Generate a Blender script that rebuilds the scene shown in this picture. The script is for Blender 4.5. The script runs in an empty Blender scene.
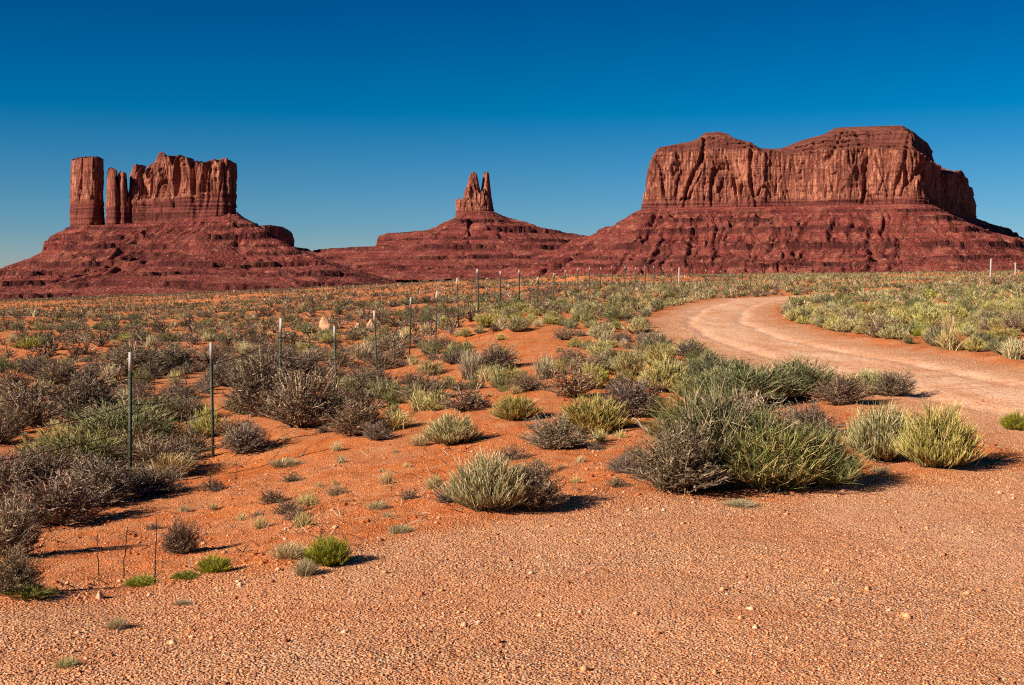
import bpy, math, random
import numpy as np
from mathutils import Vector, Euler

# ------------------------------------------------------------------ camera, sky, sun, exposure
SC = bpy.context.scene
COL = SC.collection
F = 1236.0                 # focal length in pixels of the 1024 px wide frame
CZ = 1.65                  # eye height
HOR = 272.0                # picture row of the true horizon
PITCH = math.atan((342.5 - HOR) / F)
cam_d = bpy.data.cameras.new('camera')
cam_d.sensor_width = 36.0
cam_d.lens = F * 36.0 / 1024.0
cam_d.clip_start = 0.1
cam_d.clip_end = 60000.0
cam = bpy.data.objects.new('camera', cam_d)
cam.location = (0, 0, CZ)
cam.rotation_euler = (math.pi / 2 - PITCH, 0, 0)
COL.objects.link(cam)
SC.camera = cam

SUN_AZ = math.radians(239.0)      # clockwise from +Y
SUN_EL = math.radians(27.0)
SKY_K = 0.0535
world = bpy.data.worlds.new("World")
SC.world = world
world.use_nodes = True
nt = world.node_tree
bg = nt.nodes['Background']
sky = nt.nodes.new('ShaderNodeTexSky')
sky.sky_type = 'NISHITA'
sky.sun_disc = False
sky.sun_elevation = SUN_EL
sky.sun_rotation = SUN_AZ
sky.altitude = 1700.0
sky.air_density = 1.0
sky.dust_density = 0.3
sky.ozone_density = 3.5
# deepen the desert sky towards the zenith
tc = nt.nodes.new('ShaderNodeTexCoord')
sep = nt.nodes.new('ShaderNodeSeparateXYZ')
ramp = nt.nodes.new('ShaderNodeValToRGB')
cr = ramp.color_ramp
cr.elements[0].position = 0.0
cr.elements[0].color = (0.66, 0.74, 0.90, 1)
cr.elements[1].position = 0.235
cr.elements[1].color = (0.0, 0.31, 0.62, 1)
e = cr.elements.new(0.035); e.color = (0.37, 0.64, 0.86, 1)
e = cr.elements.new(0.126); e.color = (0.0, 0.50, 0.77, 1)
e = cr.elements.new(0.5); color = (0.52, 0.50, 0.47, 1)
mul = nt.nodes.new('ShaderNodeMix')
mul.data_type = 'RGBA'
mul.blend_type = 'MULTIPLY'
mul.inputs[0].default_value = 1.0
nt.links.new(tc.outputs['Generated'], sep.inputs[0])
nt.links.new(sep.outputs['Z'], ramp.inputs[0])
nt.links.new(sky.outputs[0], mul.inputs[6])
nt.links.new(ramp.outputs[0], mul.inputs[7])
nt.links.new(mul.outputs[2], bg.inputs[0])
bg.inputs[1].default_value = SKY_K

sd = bpy.data.lights.new('sun', 'SUN')
sd.energy = 4.9
sd.angle = math.radians(0.53)
sd.color = (1.0, 0.90, 0.76)
sun = bpy.data.objects.new('sun', sd)
sdir = Vector((math.sin(SUN_AZ) * math.cos(SUN_EL), math.cos(SUN_AZ) * math.cos(SUN_EL), math.sin(SUN_EL)))
sun.rotation_euler = sdir.to_track_quat('Z', 'Y').to_euler()
sun.location = (-40, -20, 40)
COL.objects.link(sun)

SC.view_settings.view_transform = 'Standard'
SC.view_settings.look = 'None'
SC.view_settings.gamma = 1.0
SC.view_settings.exposure = 0.74
SC.render.engine = 'CYCLES'
SC.cycles.max_bounces = 5
SC.cycles.diffuse_bounces = 3
SC.cycles.transparent_max_bounces = 4
SC.cycles.use_denoising = False
SC.cycles.filter_width = 1.15

rng = np.random.default_rng(7)
random.seed(7)

# ------------------------------------------------------------------ noise
_perm = np.random.default_rng(3).permutation(256).astype(np.int32)
_perm = np.concatenate([_perm, _perm, _perm])
_g = np.random.default_rng(4).normal(size=(256, 3))
_g = (_g / np.linalg.norm(_g, axis=1)[:, None]).astype(np.float32)


def noise(x, y, z=0.0):
    x, y, z = np.broadcast_arrays(np.asarray(x, np.float32), np.asarray(y, np.float32), np.asarray(z, np.float32))
    xi = np.floor(x).astype(np.int32); yi = np.floor(y).astype(np.int32); zi = np.floor(z).astype(np.int32)
    xf = x - xi; yf = y - yi; zf = z - zi
    u = xf * xf * xf * (xf * (xf * 6 - 15) + 10); v = yf * yf * yf * (yf * (yf * 6 - 15) + 10)
    w = zf * zf * zf * (zf * (zf * 6 - 15) + 10)
    r = 0
    for a in (0, 1):
        wa = u if a else 1 - u
        pa = _perm[(xi + a) & 255]
        for b in (0, 1):
            wb = v if b else 1 - v
            pb = _perm[(pa + yi + b) & 255]
            for c in (0, 1):
                wc = w if c else 1 - w
                g = _g[_perm[(pb + zi + c) & 255]]
                r = r + wa * wb * wc * (g[..., 0] * (xf - a) + g[..., 1] * (yf - b) + g[..., 2] * (zf - c))
    return r * 1.6


def fbm(x, y, z=0.0, o=4, gain=0.5):
    r = 0; a = 1.0; k = 1.0
    for i in range(o):
        r = r + a * noise(np.asarray(x) * k + 17.3 * i, np.asarray(y) * k + 5.1 * i, np.asarray(z) * k)
        a *= gain; k *= 2.03
    return r


def ridged(x, y, z=0.0, o=3):
    r = 0; a = 1.0; k = 1.0
    for i in range(o):
        r = r + a * (1 - 2 * np.abs(noise(np.asarray(x) * k + 31.7 * i, np.asarray(y) * k + 3.3 * i, np.asarray(z) * k)))
        a *= 0.5; k *= 2.1
    return r


def sstep(a, b, x):
    t = np.clip((x - a) / (b - a), 0, 1)
    return t * t * (3 - 2 * t)


# ------------------------------------------------------------------ mesh helpers
def mk_mesh(name, verts, faces, mat=None, smooth=False, attrs=None):
    """faces: a list of index arrays, each (n, k)"""
    verts = np.asarray(verts, np.float32)
    me = bpy.data.meshes.new(name)
    faces = [np.asarray(f, np.int32) for f in faces if len(f)]
    loops = np.concatenate([f.ravel() for f in faces])
    sizes = np.concatenate([np.full(len(f), f.shape[1], np.int32) for f in faces])
    starts = np.concatenate([[0], np.cumsum(sizes)[:-1]]).astype(np.int32)
    me.vertices.add(len(verts)); me.vertices.foreach_set('co', verts.ravel())
    me.loops.add(len(loops)); me.loops.foreach_set('vertex_index', loops)
    me.polygons.add(len(sizes)); me.polygons.foreach_set('loop_start', starts)
    me.polygons.foreach_set('loop_total', sizes)
    if smooth:
        me.polygons.foreach_set('use_smooth', np.ones(len(sizes), bool))
    me.update(calc_edges=True)
    for k, a in (attrs or {}).items():
        at = me.attributes.new(k, 'FLOAT', 'POINT')
        at.data.foreach_set('value', np.asarray(a, np.float32))
    if mat:
        me.materials.append(mat)
    return me


def link(name, me, parent=None, loc=None):
    o = bpy.data.objects.new(name, me)
    COL.objects.link(o)
    if parent:
        o.parent = parent
    if loc is not None:
        o.location = loc
    return o


def tag(o, label=None, cat=None, group=None, kind=None):
    if label: o['label'] = label
    if cat: o['category'] = cat
    if group: o['group'] = group
    if kind: o['kind'] = kind
    return o


def empty(name, loc, label, cat, group=None):
    o = bpy.data.objects.new(name, None)
    o.empty_display_size = 0.2
    COL.objects.link(o); o.location = loc
    return tag(o, label, cat, group)


def grid_faces(nr, nc, wrap=False, base=0):
    r = np.arange(nr - 1)[:, None]; c = np.arange(nc if wrap else nc - 1)[None, :]
    c2 = (c + 1) % nc
    return np.stack([r * nc + c, r * nc + c2, (r + 1) * nc + c2, (r + 1) * nc + c], -1).reshape(-1, 4) + base


# ------------------------------------------------------------------ materials
class NT:
    def __init__(self, name, rough=0.95, spec=0.1):
        self.m = bpy.data.materials.new(name)
        self.m.use_nodes = True
        self.t = self.m.node_tree
        self.b = self.t.nodes['Principled BSDF']
        self.b.inputs['Roughness'].default_value = rough
        self.b.inputs['Specular IOR Level'].default_value = spec

    def n(self, ty, **kw):
        nd = self.t.nodes.new(ty)
        for k, v in kw.items():
            if hasattr(nd, k): setattr(nd, k, v)
            else: nd.inputs[k].default_value = v
        return nd

    def l(self, a, b):
        self.t.links.new(a, b)

    def put(self, v, sock):
        if isinstance(v, (int, float)): sock.default_value = v
        elif isinstance(v, tuple): sock.default_value = (v + (1,)) if len(v) == 3 else v
        else: self.l(v, sock)

    def pos(self, scale=(1, 1, 1), obj=False):
        if obj:
            src = self.n('ShaderNodeTexCoord').outputs['Object']
        else:
            src = self.n('ShaderNodeNewGeometry').outputs['Position']
        mp = self.n('ShaderNodeMapping')
        mp.inputs['Scale'].default_value = scale
        self.l(src, mp.inputs[0])
        return mp.outputs[0]

    def noise(self, vec, scale, detail=4, rough=0.55):
        nd = self.n('ShaderNodeTexNoise')
        nd.inputs['Scale'].default_value = scale
        nd.inputs['Detail'].default_value = detail
        nd.inputs['Roughness'].default_value = rough
        self.l(vec, nd.inputs['Vector'])
        return nd.outputs['Fac']

    def voro(self, vec, scale, out='Distance', feature='F1'):
        nd = self.n('ShaderNodeTexVoronoi'); nd.feature = feature
        nd.inputs['Scale'].default_value = scale
        self.l(vec, nd.inputs['Vector'])
        return nd.outputs[out]

    def ramp(self, v, a, b, c0=0.0, c1=1.0):
        nd = self.n('ShaderNodeMapRange')
        nd.inputs[1].default_value = a; nd.inputs[2].default_value = b
        nd.inputs[3].default_value = c0; nd.inputs[4].default_value = c1
        self.put(v, nd.inputs[0])
        return nd.outputs[0]

    def mix(self, f, a, b, mode='MIX'):
        nd = self.n('ShaderNodeMix', data_type='RGBA'); nd.blend_type = mode
        self.put(f, nd.inputs[0]); self.put(a, nd.inputs[6]); self.put(b, nd.inputs[7])
        return nd.outputs[2]

    def math(self, op, a, b=0.0):
        nd = self.n('ShaderNodeMath', operation=op)
        self.put(a, nd.inputs[0]); self.put(b, nd.inputs[1])
        return nd.outputs[0]

    def attr(self, name):
        return self.n('ShaderNodeAttribute', attribute_name=name).outputs['Fac']

    def bump(self, h, strength, dist, prev=None):
        nd = self.n('ShaderNodeBump')
        nd.inputs['Strength'].default_value = strength; nd.inputs['Distance'].default_value = dist
        self.l(h, nd.inputs['Height'])
        if prev: self.l(prev, nd.inputs['Normal'])
        return nd.outputs[0]

    def done(self, col, normal=None):
        self.put(col, self.b.inputs['Base Color'])
        if normal: self.l(normal, self.b.inputs['Normal'])
        return self.m


def ground_material():
    k = NT('desert ground')
    p = k.pos()
    road = k.attr('road')
    # loose orange sand
    big = k.noise(p, 0.35, 4)
    mid = k.noise(p, 2.2, 5, 0.65)
    fine = k.noise(p, 38, 4, 0.7)
    sand = k.mix(k.ramp(big, .3, .7), (0.58, 0.120, 0.017), (0.72, 0.185, 0.034))
    sand = k.mix(k.ramp(mid, .45, .75), sand, (0.66, 0.29, 0.125))
    sand = k.mix(k.ramp(mid, .44, .22), sand, (0.30, 0.075, 0.025))
    # gravel: pale and dark grains
    v1 = k.voro(p, 72, 'Color'); d1 = k.voro(p, 72)
    v2 = k.voro(p, 120, 'Color')
    s1 = k.n('ShaderNodeSeparateColor'); k.l(v1, s1.inputs[0])
    s2 = k.n('ShaderNodeSeparateColor'); k.l(v2, s2.inputs[0])
    grain = k.mix(k.ramp(s1.outputs[0], .1, .85), (0.30, 0.080, 0.032), (0.92, 0.46, 0.20))
    grain = k.mix(k.ramp(s2.outputs[1], .72, .8), grain, (0.80, 0.60, 0.44))
    grain = k.mix(k.ramp(s2.outputs[0], .84, .9), grain, (0.12, 0.045, 0.03))
    roadbase = k.mix(k.ramp(k.noise(p, .8, 4), .35, .65), (0.72, 0.250, 0.090), (0.80, 0.350, 0.155))
    roadc = k.mix(k.ramp(k.noise(k.pos((.5, 1.3, 1)), .7, 5, .6), .36, .60, .30, .74), roadbase, grain)
    grit = k.ramp(k.noise(p, .9, 4, .6), .36, .62, 0.10, 0.5)
    sandc = k.mix(grit, sand, k.mix(0.45, grain, (0.60, 0.21, 0.07)))
    col = k.mix(road, sandc, roadc)
    trk = k.attr('track')
    packed = k.mix(k.ramp(k.noise(k.pos((1.6, .22, 1)), 1.5, 5, .6), .38, .62), (0.74, 0.34, 0.17), (0.90, 0.56, 0.36))
    packed = k.mix(k.math('MULTIPLY', k.attr('rut'), .35), packed, (0.90, 0.56, 0.37))
    packed = k.mix(k.ramp(k.noise(p, 1.4, 5, .6), .5, .68, 0, .5), packed, (0.50, 0.17, 0.07))
    packed = k.mix(.15, packed, grain)
    col = k.mix(k.math('MULTIPLY', trk, .85), col, packed)
    wh = k.noise(k.pos((.5, .12, 1)), 1.6, 5, .6)
    col = k.mix(k.math('MULTIPLY', k.ramp(wh, .5, .68, 0, .5), road), col, (0.80, 0.44, 0.26))
    # tracks of redder and darker grit on the gravel
    st = k.noise(k.pos((.35, 2.4, 1)), 1.1, 5, .6)
    col = k.mix(k.ramp(st, .56, .72, 0, .38), col, (0.46, 0.125, 0.045))
    h = k.math('ADD', k.math('MULTIPLY', k.math('SUBTRACT', .6, d1), .8), fine)
    h2 = k.noise(p, 9, 5, .65)
    nb = k.bump(h2, .9, .05)
    bn = k.n('ShaderNodeBump'); bn.inputs['Distance'].default_value = .016
    k.l(k.math('SUBTRACT', 1.0, k.math('MULTIPLY', trk, .75)), bn.inputs['Strength']); k.l(h, bn.inputs['Height']); k.l(nb, bn.inputs['Normal']); nb = bn.outputs[0]
    return k.done(col, nb)


def plain_material():
    """distant valley floor: red earth with sage seen edge-on"""
    k = NT('valley floor')
    p = k.pos()
    a = k.noise(p, .02, 5)
    b = k.noise(p, .25, 5, .7)
    c = k.mix(k.ramp(a, .35, .65), (0.36, 0.11, 0.055), (0.45, 0.18, 0.09))
    c = k.mix(k.ramp(b, .45, .6), c, (0.17, 0.14, 0.08))
    return k.done(c)


def cliff_material():
    k = NT('sandstone cliff', .9)
    h = k.attr('h')          # 0 at the foot of the cliff, 1 at the rim
    cap = k.attr('cap')
    p = k.pos()
    vert = k.noise(k.pos((.075, .075, .006)), 1, 6, .68)
    vert2 = k.noise(k.pos((.22, .22, .02)), 1, 5, .6)
    strat = k.noise(k.pos((.006, .006, .16)), 1, 5, .6)
    spk = k.noise(p, .35, 5, .7)
    c = k.mix(k.ramp(vert, .40, .60), (0.170, 0.043, 0.029), (0.450, 0.155, 0.096))
    c = k.mix(k.ramp(vert2, .50, .64, 0, .8), c, (0.68, 0.290, 0.170))
    c = k.mix(k.ramp(vert2, .44, .30, 0, .85), c, (0.115, 0.034, 0.025))
    c = k.mix(k.ramp(strat, .55, .62, 0, .45), c, (0.30, 0.09, 0.05))
    c = k.mix(k.ramp(k.noise(k.pos((.02, .02, .012)), 1, 4), .52, .70, 0, .6), c, (0.150, 0.043, 0.030))    # desert varnish
    vs = k.noise(k.pos((.42, .42, .016)), 1, 5, .7)
    c = k.mix(k.ramp(vs, .50, .60, 0, .85), c, (0.100, 0.028, 0.022))
    hl = k.noise(k.pos((.02, .02, .32)), 1, 4, .6)
    c = k.mix(k.ramp(hl, .60, .66, 0, .55), c, (0.14, 0.042, 0.030))
    # bedded purple-brown band at the foot
    low = k.mix(k.ramp(strat, .42, .58), (0.105, 0.027, 0.024), (0.235, 0.066, 0.046))
    edge = k.math('ADD', h, k.math('MULTIPLY', k.math('SUBTRACT', k.noise(k.pos((.03, .03, .03)), 1, 4), .5), .16))
    c = k.mix(k.ramp(edge, .40, .34), c, low)
    capc = k.mix(k.ramp(strat, .45, .6), (0.170, 0.050, 0.036), (0.255, 0.083, 0.055))
    c = k.mix(cap, c, capc)
    c = k.mix(k.ramp(spk, .55, .75, 0, .3), c, (0.50, 0.22, 0.13))
    nb = k.bump(vert2, .9, 7.0)
    nb = k.bump(vs, .7, 4.0, nb)
    nb = k.bump(strat, .6, 6.0, nb)
    nb = k.bump(spk, .7, 2.0, nb)
    return k.done(c, nb)


def talus_material():
    k = NT('red shale talus')
    p = k.pos()
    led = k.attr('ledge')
    strat = k.noise(k.pos((.004, .004, .20)), 1, 7, .68)
    big = k.noise(p, .016, 5)
    spk = k.noise(p, .26, 6, .78)
    vr = k.voro(p, .17, 'Color')
    s = k.n('ShaderNodeSeparateColor'); k.l(vr, s.inputs[0])
    c = k.mix(k.ramp(strat, .36, .62), (0.125, 0.026, 0.022), (0.270, 0.058, 0.042))
    c = k.mix(k.ramp(big, .48, .68, 0, .6), c, (0.38, 0.120, 0.075))
    c = k.mix(k.ramp(spk, .57, .70, 0, .6), c, (0.46, 0.180, 0.110))
    c = k.mix(k.ramp(spk, .44, .32, 0, .85), c, (0.080, 0.022, 0.020))
    c = k.mix(k.ramp(s.outputs[0], .88, .94, 0, .4), c, (0.50, 0.22, 0.14))
    c = k.mix(k.math('MULTIPLY', led, k.ramp(k.noise(p, .03, 4), .36, .52, .15, .92)), c, (0.060, 0.016, 0.015))  # under-ledge shadow painted into the rock colour as a broken dark line
    blk = k.voro(p, .24)
    nb = k.bump(blk, .9, 2.6)
    nb = k.bump(spk, .8, 2.0, nb)
    nb = k.bump(strat, .9, 5.0, nb)
    return k.done(c, nb)


def simple(name, col, rough=.8, spec=.2, metal=0.0, var=None, scale=40):
    k = NT(name, rough, spec)
    k.b.inputs['Metallic'].default_value = metal
    c = col
    if var:
        c = k.mix(k.ramp(k.noise(k.pos(obj=True), scale, 4), .4, .65), col, var)
    return k.done(c)


def plant_material(name, base, tip, dry, tipfrom=.55):
    """blades: base colour, colour of the growing tips, some dry blades; 't' runs along the plant, 'tint' is random per blade"""
    k = NT(name, .85, .15)
    t = k.attr('t'); tint = k.attr('tint')
    rnd = k.n('ShaderNodeObjectInfo').outputs['Random']
    c = k.mix(k.ramp(t, tipfrom - .25, tipfrom + .3), base, tip)
    c = k.mix(k.ramp(tint, .60, .95), c, dry)
    hs = k.n('ShaderNodeHueSaturation')
    k.l(c, hs.inputs['Color'])
    k.l(k.ramp(rnd, 0, 1, .485, .515), hs.inputs['Hue'])
    k.l(k.ramp(k.math('FRACT', k.math('MULTIPLY', rnd, 7.3)), 0, 1, .9, 1.25), hs.inputs['Saturation'])
    k.l(k.math('MULTIPLY', k.ramp(k.math('FRACT', k.math('MULTIPLY', rnd, 3.7)), 0, 1, .72, 1.25), k.ramp(tint, 0, 1, .65, 1.35)), hs.inputs['Value'])
    return k.done(hs.outputs[0])


M_GROUND = ground_material()
M_PLAIN = plain_material()
M_CLIFF = cliff_material()
M_TALUS = talus_material()

# ------------------------------------------------------------------ terrain
def ray_dir(px, row):
    v = Vector(((px - 512) / F, (342.5 - row) / F, -1.0))
    v.rotate(Euler((math.pi / 2 - PITCH, 0, 0)))
    return v


POSTS = [  # picture column, distance, picture row of the top
    (-75, 11.4, 378), (127, 13.6, 352), (211, 15.6, 342.5), (278, 18.3, 318), (336, 21.5, 326), (377, 25, 310.5),
    (409, 29, 297), (435.5, 33, 290.5), (458.5, 37, 278), (478.5, 41, 269), (499.5, 45.5, 271), (519, 50, 270),
    (537, 54.5, 277.5), (553, 59, 273), (566, 63.5, 270), (578, 68, 268.5), (589, 72.5, 267.5), (600, 77, 267.5),
    (612, 81.5, 266), (624, 86, 266.5), (635, 90, 267.5), (645, 94, 266.5), (654, 98, 266), (663, 102, 268),
    (671, 106, 269), (679, 110, 268), (692, 114, 270), (705, 118, 270), (713, 122, 271), (720, 126, 271),
    (728, 130, 271.5), (735, 134, 272), (742, 138, 272), (749, 142, 272.5), (756, 146, 272.5), (763, 150, 273)]
PH = 1.5
FXY = (np.array([(p[0] - 512) / F * p[1] for p in POSTS]), np.array([p[1] for p in POSTS], float))

CP = []
for Y, row in {
    3.0: [(-300, 0), (0, 0), (512, 0), (1024, 0), (1300, 0)],
    6.0: [(-300, -.12), (0, -.02), (250, 0), (512, 0), (800, 0), (1300, 0)],
    7.5: [(-300, -.35), (0, -.22), (150, -.16), (300, -.06), (450, 0), (700, 0), (1024, 0), (1300, 0)],
    10.0: [(-300, -.62), (0, -.52), (150, -.5), (300, -.3), (450, -.1), (600, 0), (800, 0), (1024, .05), (1300, .1)],
    13.5: [(-300, -.8), (0, -.75), (300, -.5), (450, -.3), (600, -.1), (750, .0), (1024, .1), (1300, .3)],
    18.0: [(-300, -.8), (0, -.8), (150, -.8), (450, -.3), (600, -.08), (800, .05), (1024, .2), (1300, .4)],
    25.0: [(-300, -.8), (0, -.8), (200, -.8), (480, -.3), (600, 0), (800, .1), (1024, .35), (1300, .5)],
    41.0: [(-300, -.9), (0, -.9), (250, -.8), (400, -.5), (600, .2), (750, .12), (1024, .55), (1300, .8)],
    70.0: [(-300, -1.3), (0, -1.1), (200, -1.0), (400, -.5), (680, .45), (780, .25), (1024, .8), (1300, 1.1)],
    110.: [(-300, -2.3), (0, -2.1), (200, -1.5), (400, -.2), (800, .7), (1024, 1.05), (1300, 1.4)],
    200.: [(-300, -5.2), (0, -4.6), (200, -3.0), (400, -.9), (600, .7), (800, 1.1), (1024, 1.35), (1300, 1.6)],
}.items():
    for px, z in row:
        CP.append((math.atan((px - 512) / F), math.log(Y / math.cos(math.atan((px - 512) / F))), z))
for px, Y, top in POSTS:
    if Y > 120: continue
    a = math.atan((px - 512) / F)
    z = CZ + (HOR - top) / F * Y - PH
    if Y in (54.5, 59): z += .12
    CP.append((a, math.log(Y / math.cos(a)), z))
CP = np.array(CP)


def _phi(r2):
    return np.sqrt(r2 + 0.004)


def _warp(az, lr):
    return az * 2.6, lr * 1.0


_cu, _cv = _warp(CP[:, 0], CP[:, 1])
_A = _phi((_cu[:, None] - _cu[None]) ** 2 + (_cv[:, None] - _cv[None]) ** 2) + np.eye(len(CP)) * -.02
_P = np.stack([np.ones_like(_cu), _cu, _cv], 1)
_S = np.block([[_A, _P], [_P.T, np.zeros((3, 3))]])
_W = np.linalg.solve(_S, np.concatenate([CP[:, 2], np.zeros(3)]))

EDGE = np.array([(-9, 3.6), (-5.5, 4.9), (-2.53, 6.12), (-1.99, 6.45), (-1.33, 6.8), (-.52, 7.9), (.33, 8.4), (.9, 8.7), (2.6, 9.2), (4.1, 9.9), (7, 10.6), (14, 11.5)])
TRACK = np.array([(6.9, 8.5), (6.5, 12), (6.0, 16), (5.7, 22), (5.45, 29), (6.2, 38), (8.2, 48), (12.0, 61), (16.5, 69), (24, 75), (38, 80), (90, 88)])
TW = np.array([2.4, 2.1, 1.85, 1.85, 1.95, 1.95, 1.9, 1.9, 1.9, 1.9, 1.9, 1.9])


def road_sd(x, y):
    """positive inside the gravel clearing or the track"""
    s = np.interp(x, EDGE[:, 0], EDGE[:, 1]) - y
    s = np.minimum(s, 30)
    best = np.full(np.shape(x), -1e9)
    for i in range(len(TRACK) - 1):
        ax, ay = TRACK[i]; bx, by = TRACK[i + 1]
        L2 = (bx - ax) ** 2 + (by - ay) ** 2
        t = np.clip(((x - ax) * (bx - ax) + (y - ay) * (by - ay)) / L2, 0, 1)
        d = np.hypot(x - ax - t * (bx - ax), y - ay - t * (by - ay))
        best = np.maximum(best, TW[i] + t * (TW[i + 1] - TW[i]) - d)
    return np.maximum(s, best)


def track_off(x, y):
    """distance from the middle line of the track"""
    best = np.full(np.shape(x), 1e9)
    for i in range(len(TRACK) - 1):
        ax, ay = TRACK[i]; bx, by = TRACK[i + 1]
        t = np.clip(((x - ax) * (bx - ax) + (y - ay) * (by - ay)) / ((bx - ax) ** 2 + (by - ay) ** 2), 0, 1)
        best = np.minimum(best, np.hypot(x - ax - t * (bx - ax), y - ay - t * (by - ay)))
    return best


def base_height(x, y):
    x = np.asarray(x, np.float64); y = np.asarray(y, np.float64)
    shp = x.shape
    x = x.ravel(); y = y.ravel()
    r = np.hypot(x, y)
    az = np.clip(np.arctan2(x, y), -.60, .62)
    u, v = _warp(az, np.log(np.clip(r, 3.0, 215)))
    z = np.zeros(len(x))
    for i in range(0, len(x), 60000):
        s = slice(i, i + 60000)
        B = _phi((u[s, None] - _cu[None]) ** 2 + (v[s, None] - _cv[None]) ** 2)
        z[s] = B @ _W[:-3] + _W[-3] + _W[-2] * u[s] + _W[-1] * v[s]
    near = sstep(5.5, 3.5, r) + sstep(.55, 1.0, np.abs(np.arctan2(x, y)))
    z = z * (1 - np.clip(near, 0, 1) * .9)
    z = z - 52 * sstep(235, 1500, r)
    return z.reshape(shp)


def height(x, y):
    x = np.asarray(x, np.float64); y = np.asarray(y, np.float64)
    z = base_height(x, y)
    r = np.hypot(x, y)
    sd = road_sd(x, y)
    off = sstep(.3, -1.2, sd)
    fade = sstep(400, 120, r)
    far = sstep(12, 40, r)
    z = z + off * fade * (noise(x * .33, y * .33, 3.) * .055 * (1 + 2.2 * far) + noise(x * 1.1, y * 1.1, 9.) * .028)
    dune = sstep(-1, -7, sd) * sstep(1.5, 8, np.abs(x - np.interp(y, FXY[1], FXY[0])))
    z = z + dune * sstep(16, 45, r) * fade * fbm(x * .055, y * .11, 5., 2) * (.38 + .5 * sstep(60, 180, r)) * np.where(x < np.interp(y, FXY[1], FXY[0]), 1., .6)
    z = z + off * np.maximum(noise(x * 3.4, y * 3.4, 4.), -.1) * .022 + off * noise(x * 8, y * 8, 7.) * .008
    z = z + (1 - off) * (noise(x * .8, y * 2.6, 2.) * .012 + noise(x * 5, y * 5, 2.) * .004)
    rut = np.exp(-((track_off(x, y) + .12 * noise(x * .5, y * .5, 3.) - .78) / .17) ** 2) * sstep(9, 14, y) * sstep(70, 40, y)
    z = z - rut * .035
    # little lip of graded earth along the edge of the gravel
    z = z + .035 * np.exp(-((sd + .25) / .22) ** 2) * sstep(60, 20, r) * (1 + noise(x * 1.7, y * 1.7, 1.))
    return z


def H1(x, y):
    return float(height(np.array([x]), np.array([y]))[0])


def hit(px, row, y0=3.2, y1=320):
    """where the line of sight through a picture point meets the ground"""
    d = ray_dir(px, row)
    ys = np.exp(np.linspace(math.log(y0), math.log(y1), 700))
    xs = d.x / d.y * ys; zs = CZ + d.z / d.y * ys
    g = height(xs, ys)
    b = np.nonzero(zs <= g)[0]
    if len(b) == 0:
        return None
    i = b[0]
    return float(xs[i]), float(ys[i]), float(g[i])


# azimuths: fine inside and beside the view, coarse elsewhere
fine = np.linspace(-.56, .56, 760)
rest = np.linspace(.56, 2 * math.pi - .56, 60)[1:-1]
az = np.concatenate([fine, rest])
rad = np.concatenate([[.4, 1.0, 1.8, 2.6], np.exp(np.linspace(math.log(3.2), math.log(14), 330)), np.exp(np.linspace(math.log(14), math.log(260), 330))[1:],
                      np.exp(np.linspace(math.log(260), math.log(2000), 60))[1:], [3000, 4500, 7000, 10000, 16000]])
RR, AA = np.meshgrid(rad, az, indexing='ij')
GX = RR * np.sin(AA); GY = RR * np.cos(AA)
GZ = height(GX, GY)
rsd = road_sd(GX, GY) + noise(GX * .45, GY * .45, 16.) * .30 * sstep(9, 14, GY) + noise(GX * 1.3, GY * 1.3, 6.) * .26 + noise(GX * 5, GY * 5, 6.) * .10
nr, nc = GX.shape
V = np.concatenate([np.stack([GX.ravel(), GY.ravel(), GZ.ravel()], 1), [[0, 0, float(GZ[0].mean())]]])
FQ = grid_faces(nr, nc, wrap=True)
FQ = FQ[:, ::-1]
ctr = np.stack([np.full(nc, nr * nc), (np.arange(nc) + 1) % nc, np.arange(nc)], 1)
att = np.concatenate([sstep(-.35, .35, rsd).ravel(), [1]])
trk = np.concatenate([(sstep(9.5, 15, GY) * sstep(.3, 1.2, rsd)).ravel(), [0]])     # packed sand of the wheel track
rutm = np.exp(-((track_off(GX, GY) + .12 * noise(GX * .5, GY * .5, 3.) - .78) / .24) ** 2) * sstep(8, 13, GY)
rutm = np.concatenate([rutm.ravel(), [0]])
fsd = rsd.ravel()[FQ].mean(1)
fr = RR.ravel()[FQ].mean(1)


def sub(name, fmask, mat, extra=None, kind='structure'):
    fq = FQ[fmask]
    fl = [fq] + ([extra] if extra is not None else [])
    ids = np.unique(np.concatenate([f.ravel() for f in fl]))
    remap = np.zeros(len(V), np.int64); remap[ids] = np.arange(len(ids))
    me = mk_mesh(name, V[ids], [remap[f] for f in fl], mat, smooth=True, attrs={'road': att[ids], 'track': trk[ids], 'rut': rutm[ids]})
    return tag(link(name, me), kind=kind)


sub('ground', (fsd <= 0) & (fr < 330), M_GROUND)
sub('dirt_road', (fsd > 0) & (fr < 330), M_GROUND, extra=ctr[:, ::-1] if False else ctr)
sub('valley_floor', fr >= 330, M_PLAIN)


# ------------------------------------------------------------------ buttes
def prof(pts, D):
    """(column, row) list -> function of world X giving world Z at distance D"""
    a = np.array(pts, float)
    X = (a[:, 0] - 512) / F * D
    Z = CZ + (HOR - a[:, 1]) / F * D
    def f(x, y=None):
        if y is None:
            return np.interp(x, X, Z)
        px = 512 + F * x / y
        return CZ + (HOR - np.interp(px, a[:, 0], a[:, 1])) * y / F
    return f


def W(px, D, Y=None):
    Y = D if Y is None else Y
    return ((px - 512) / F * Y, Y)


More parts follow.
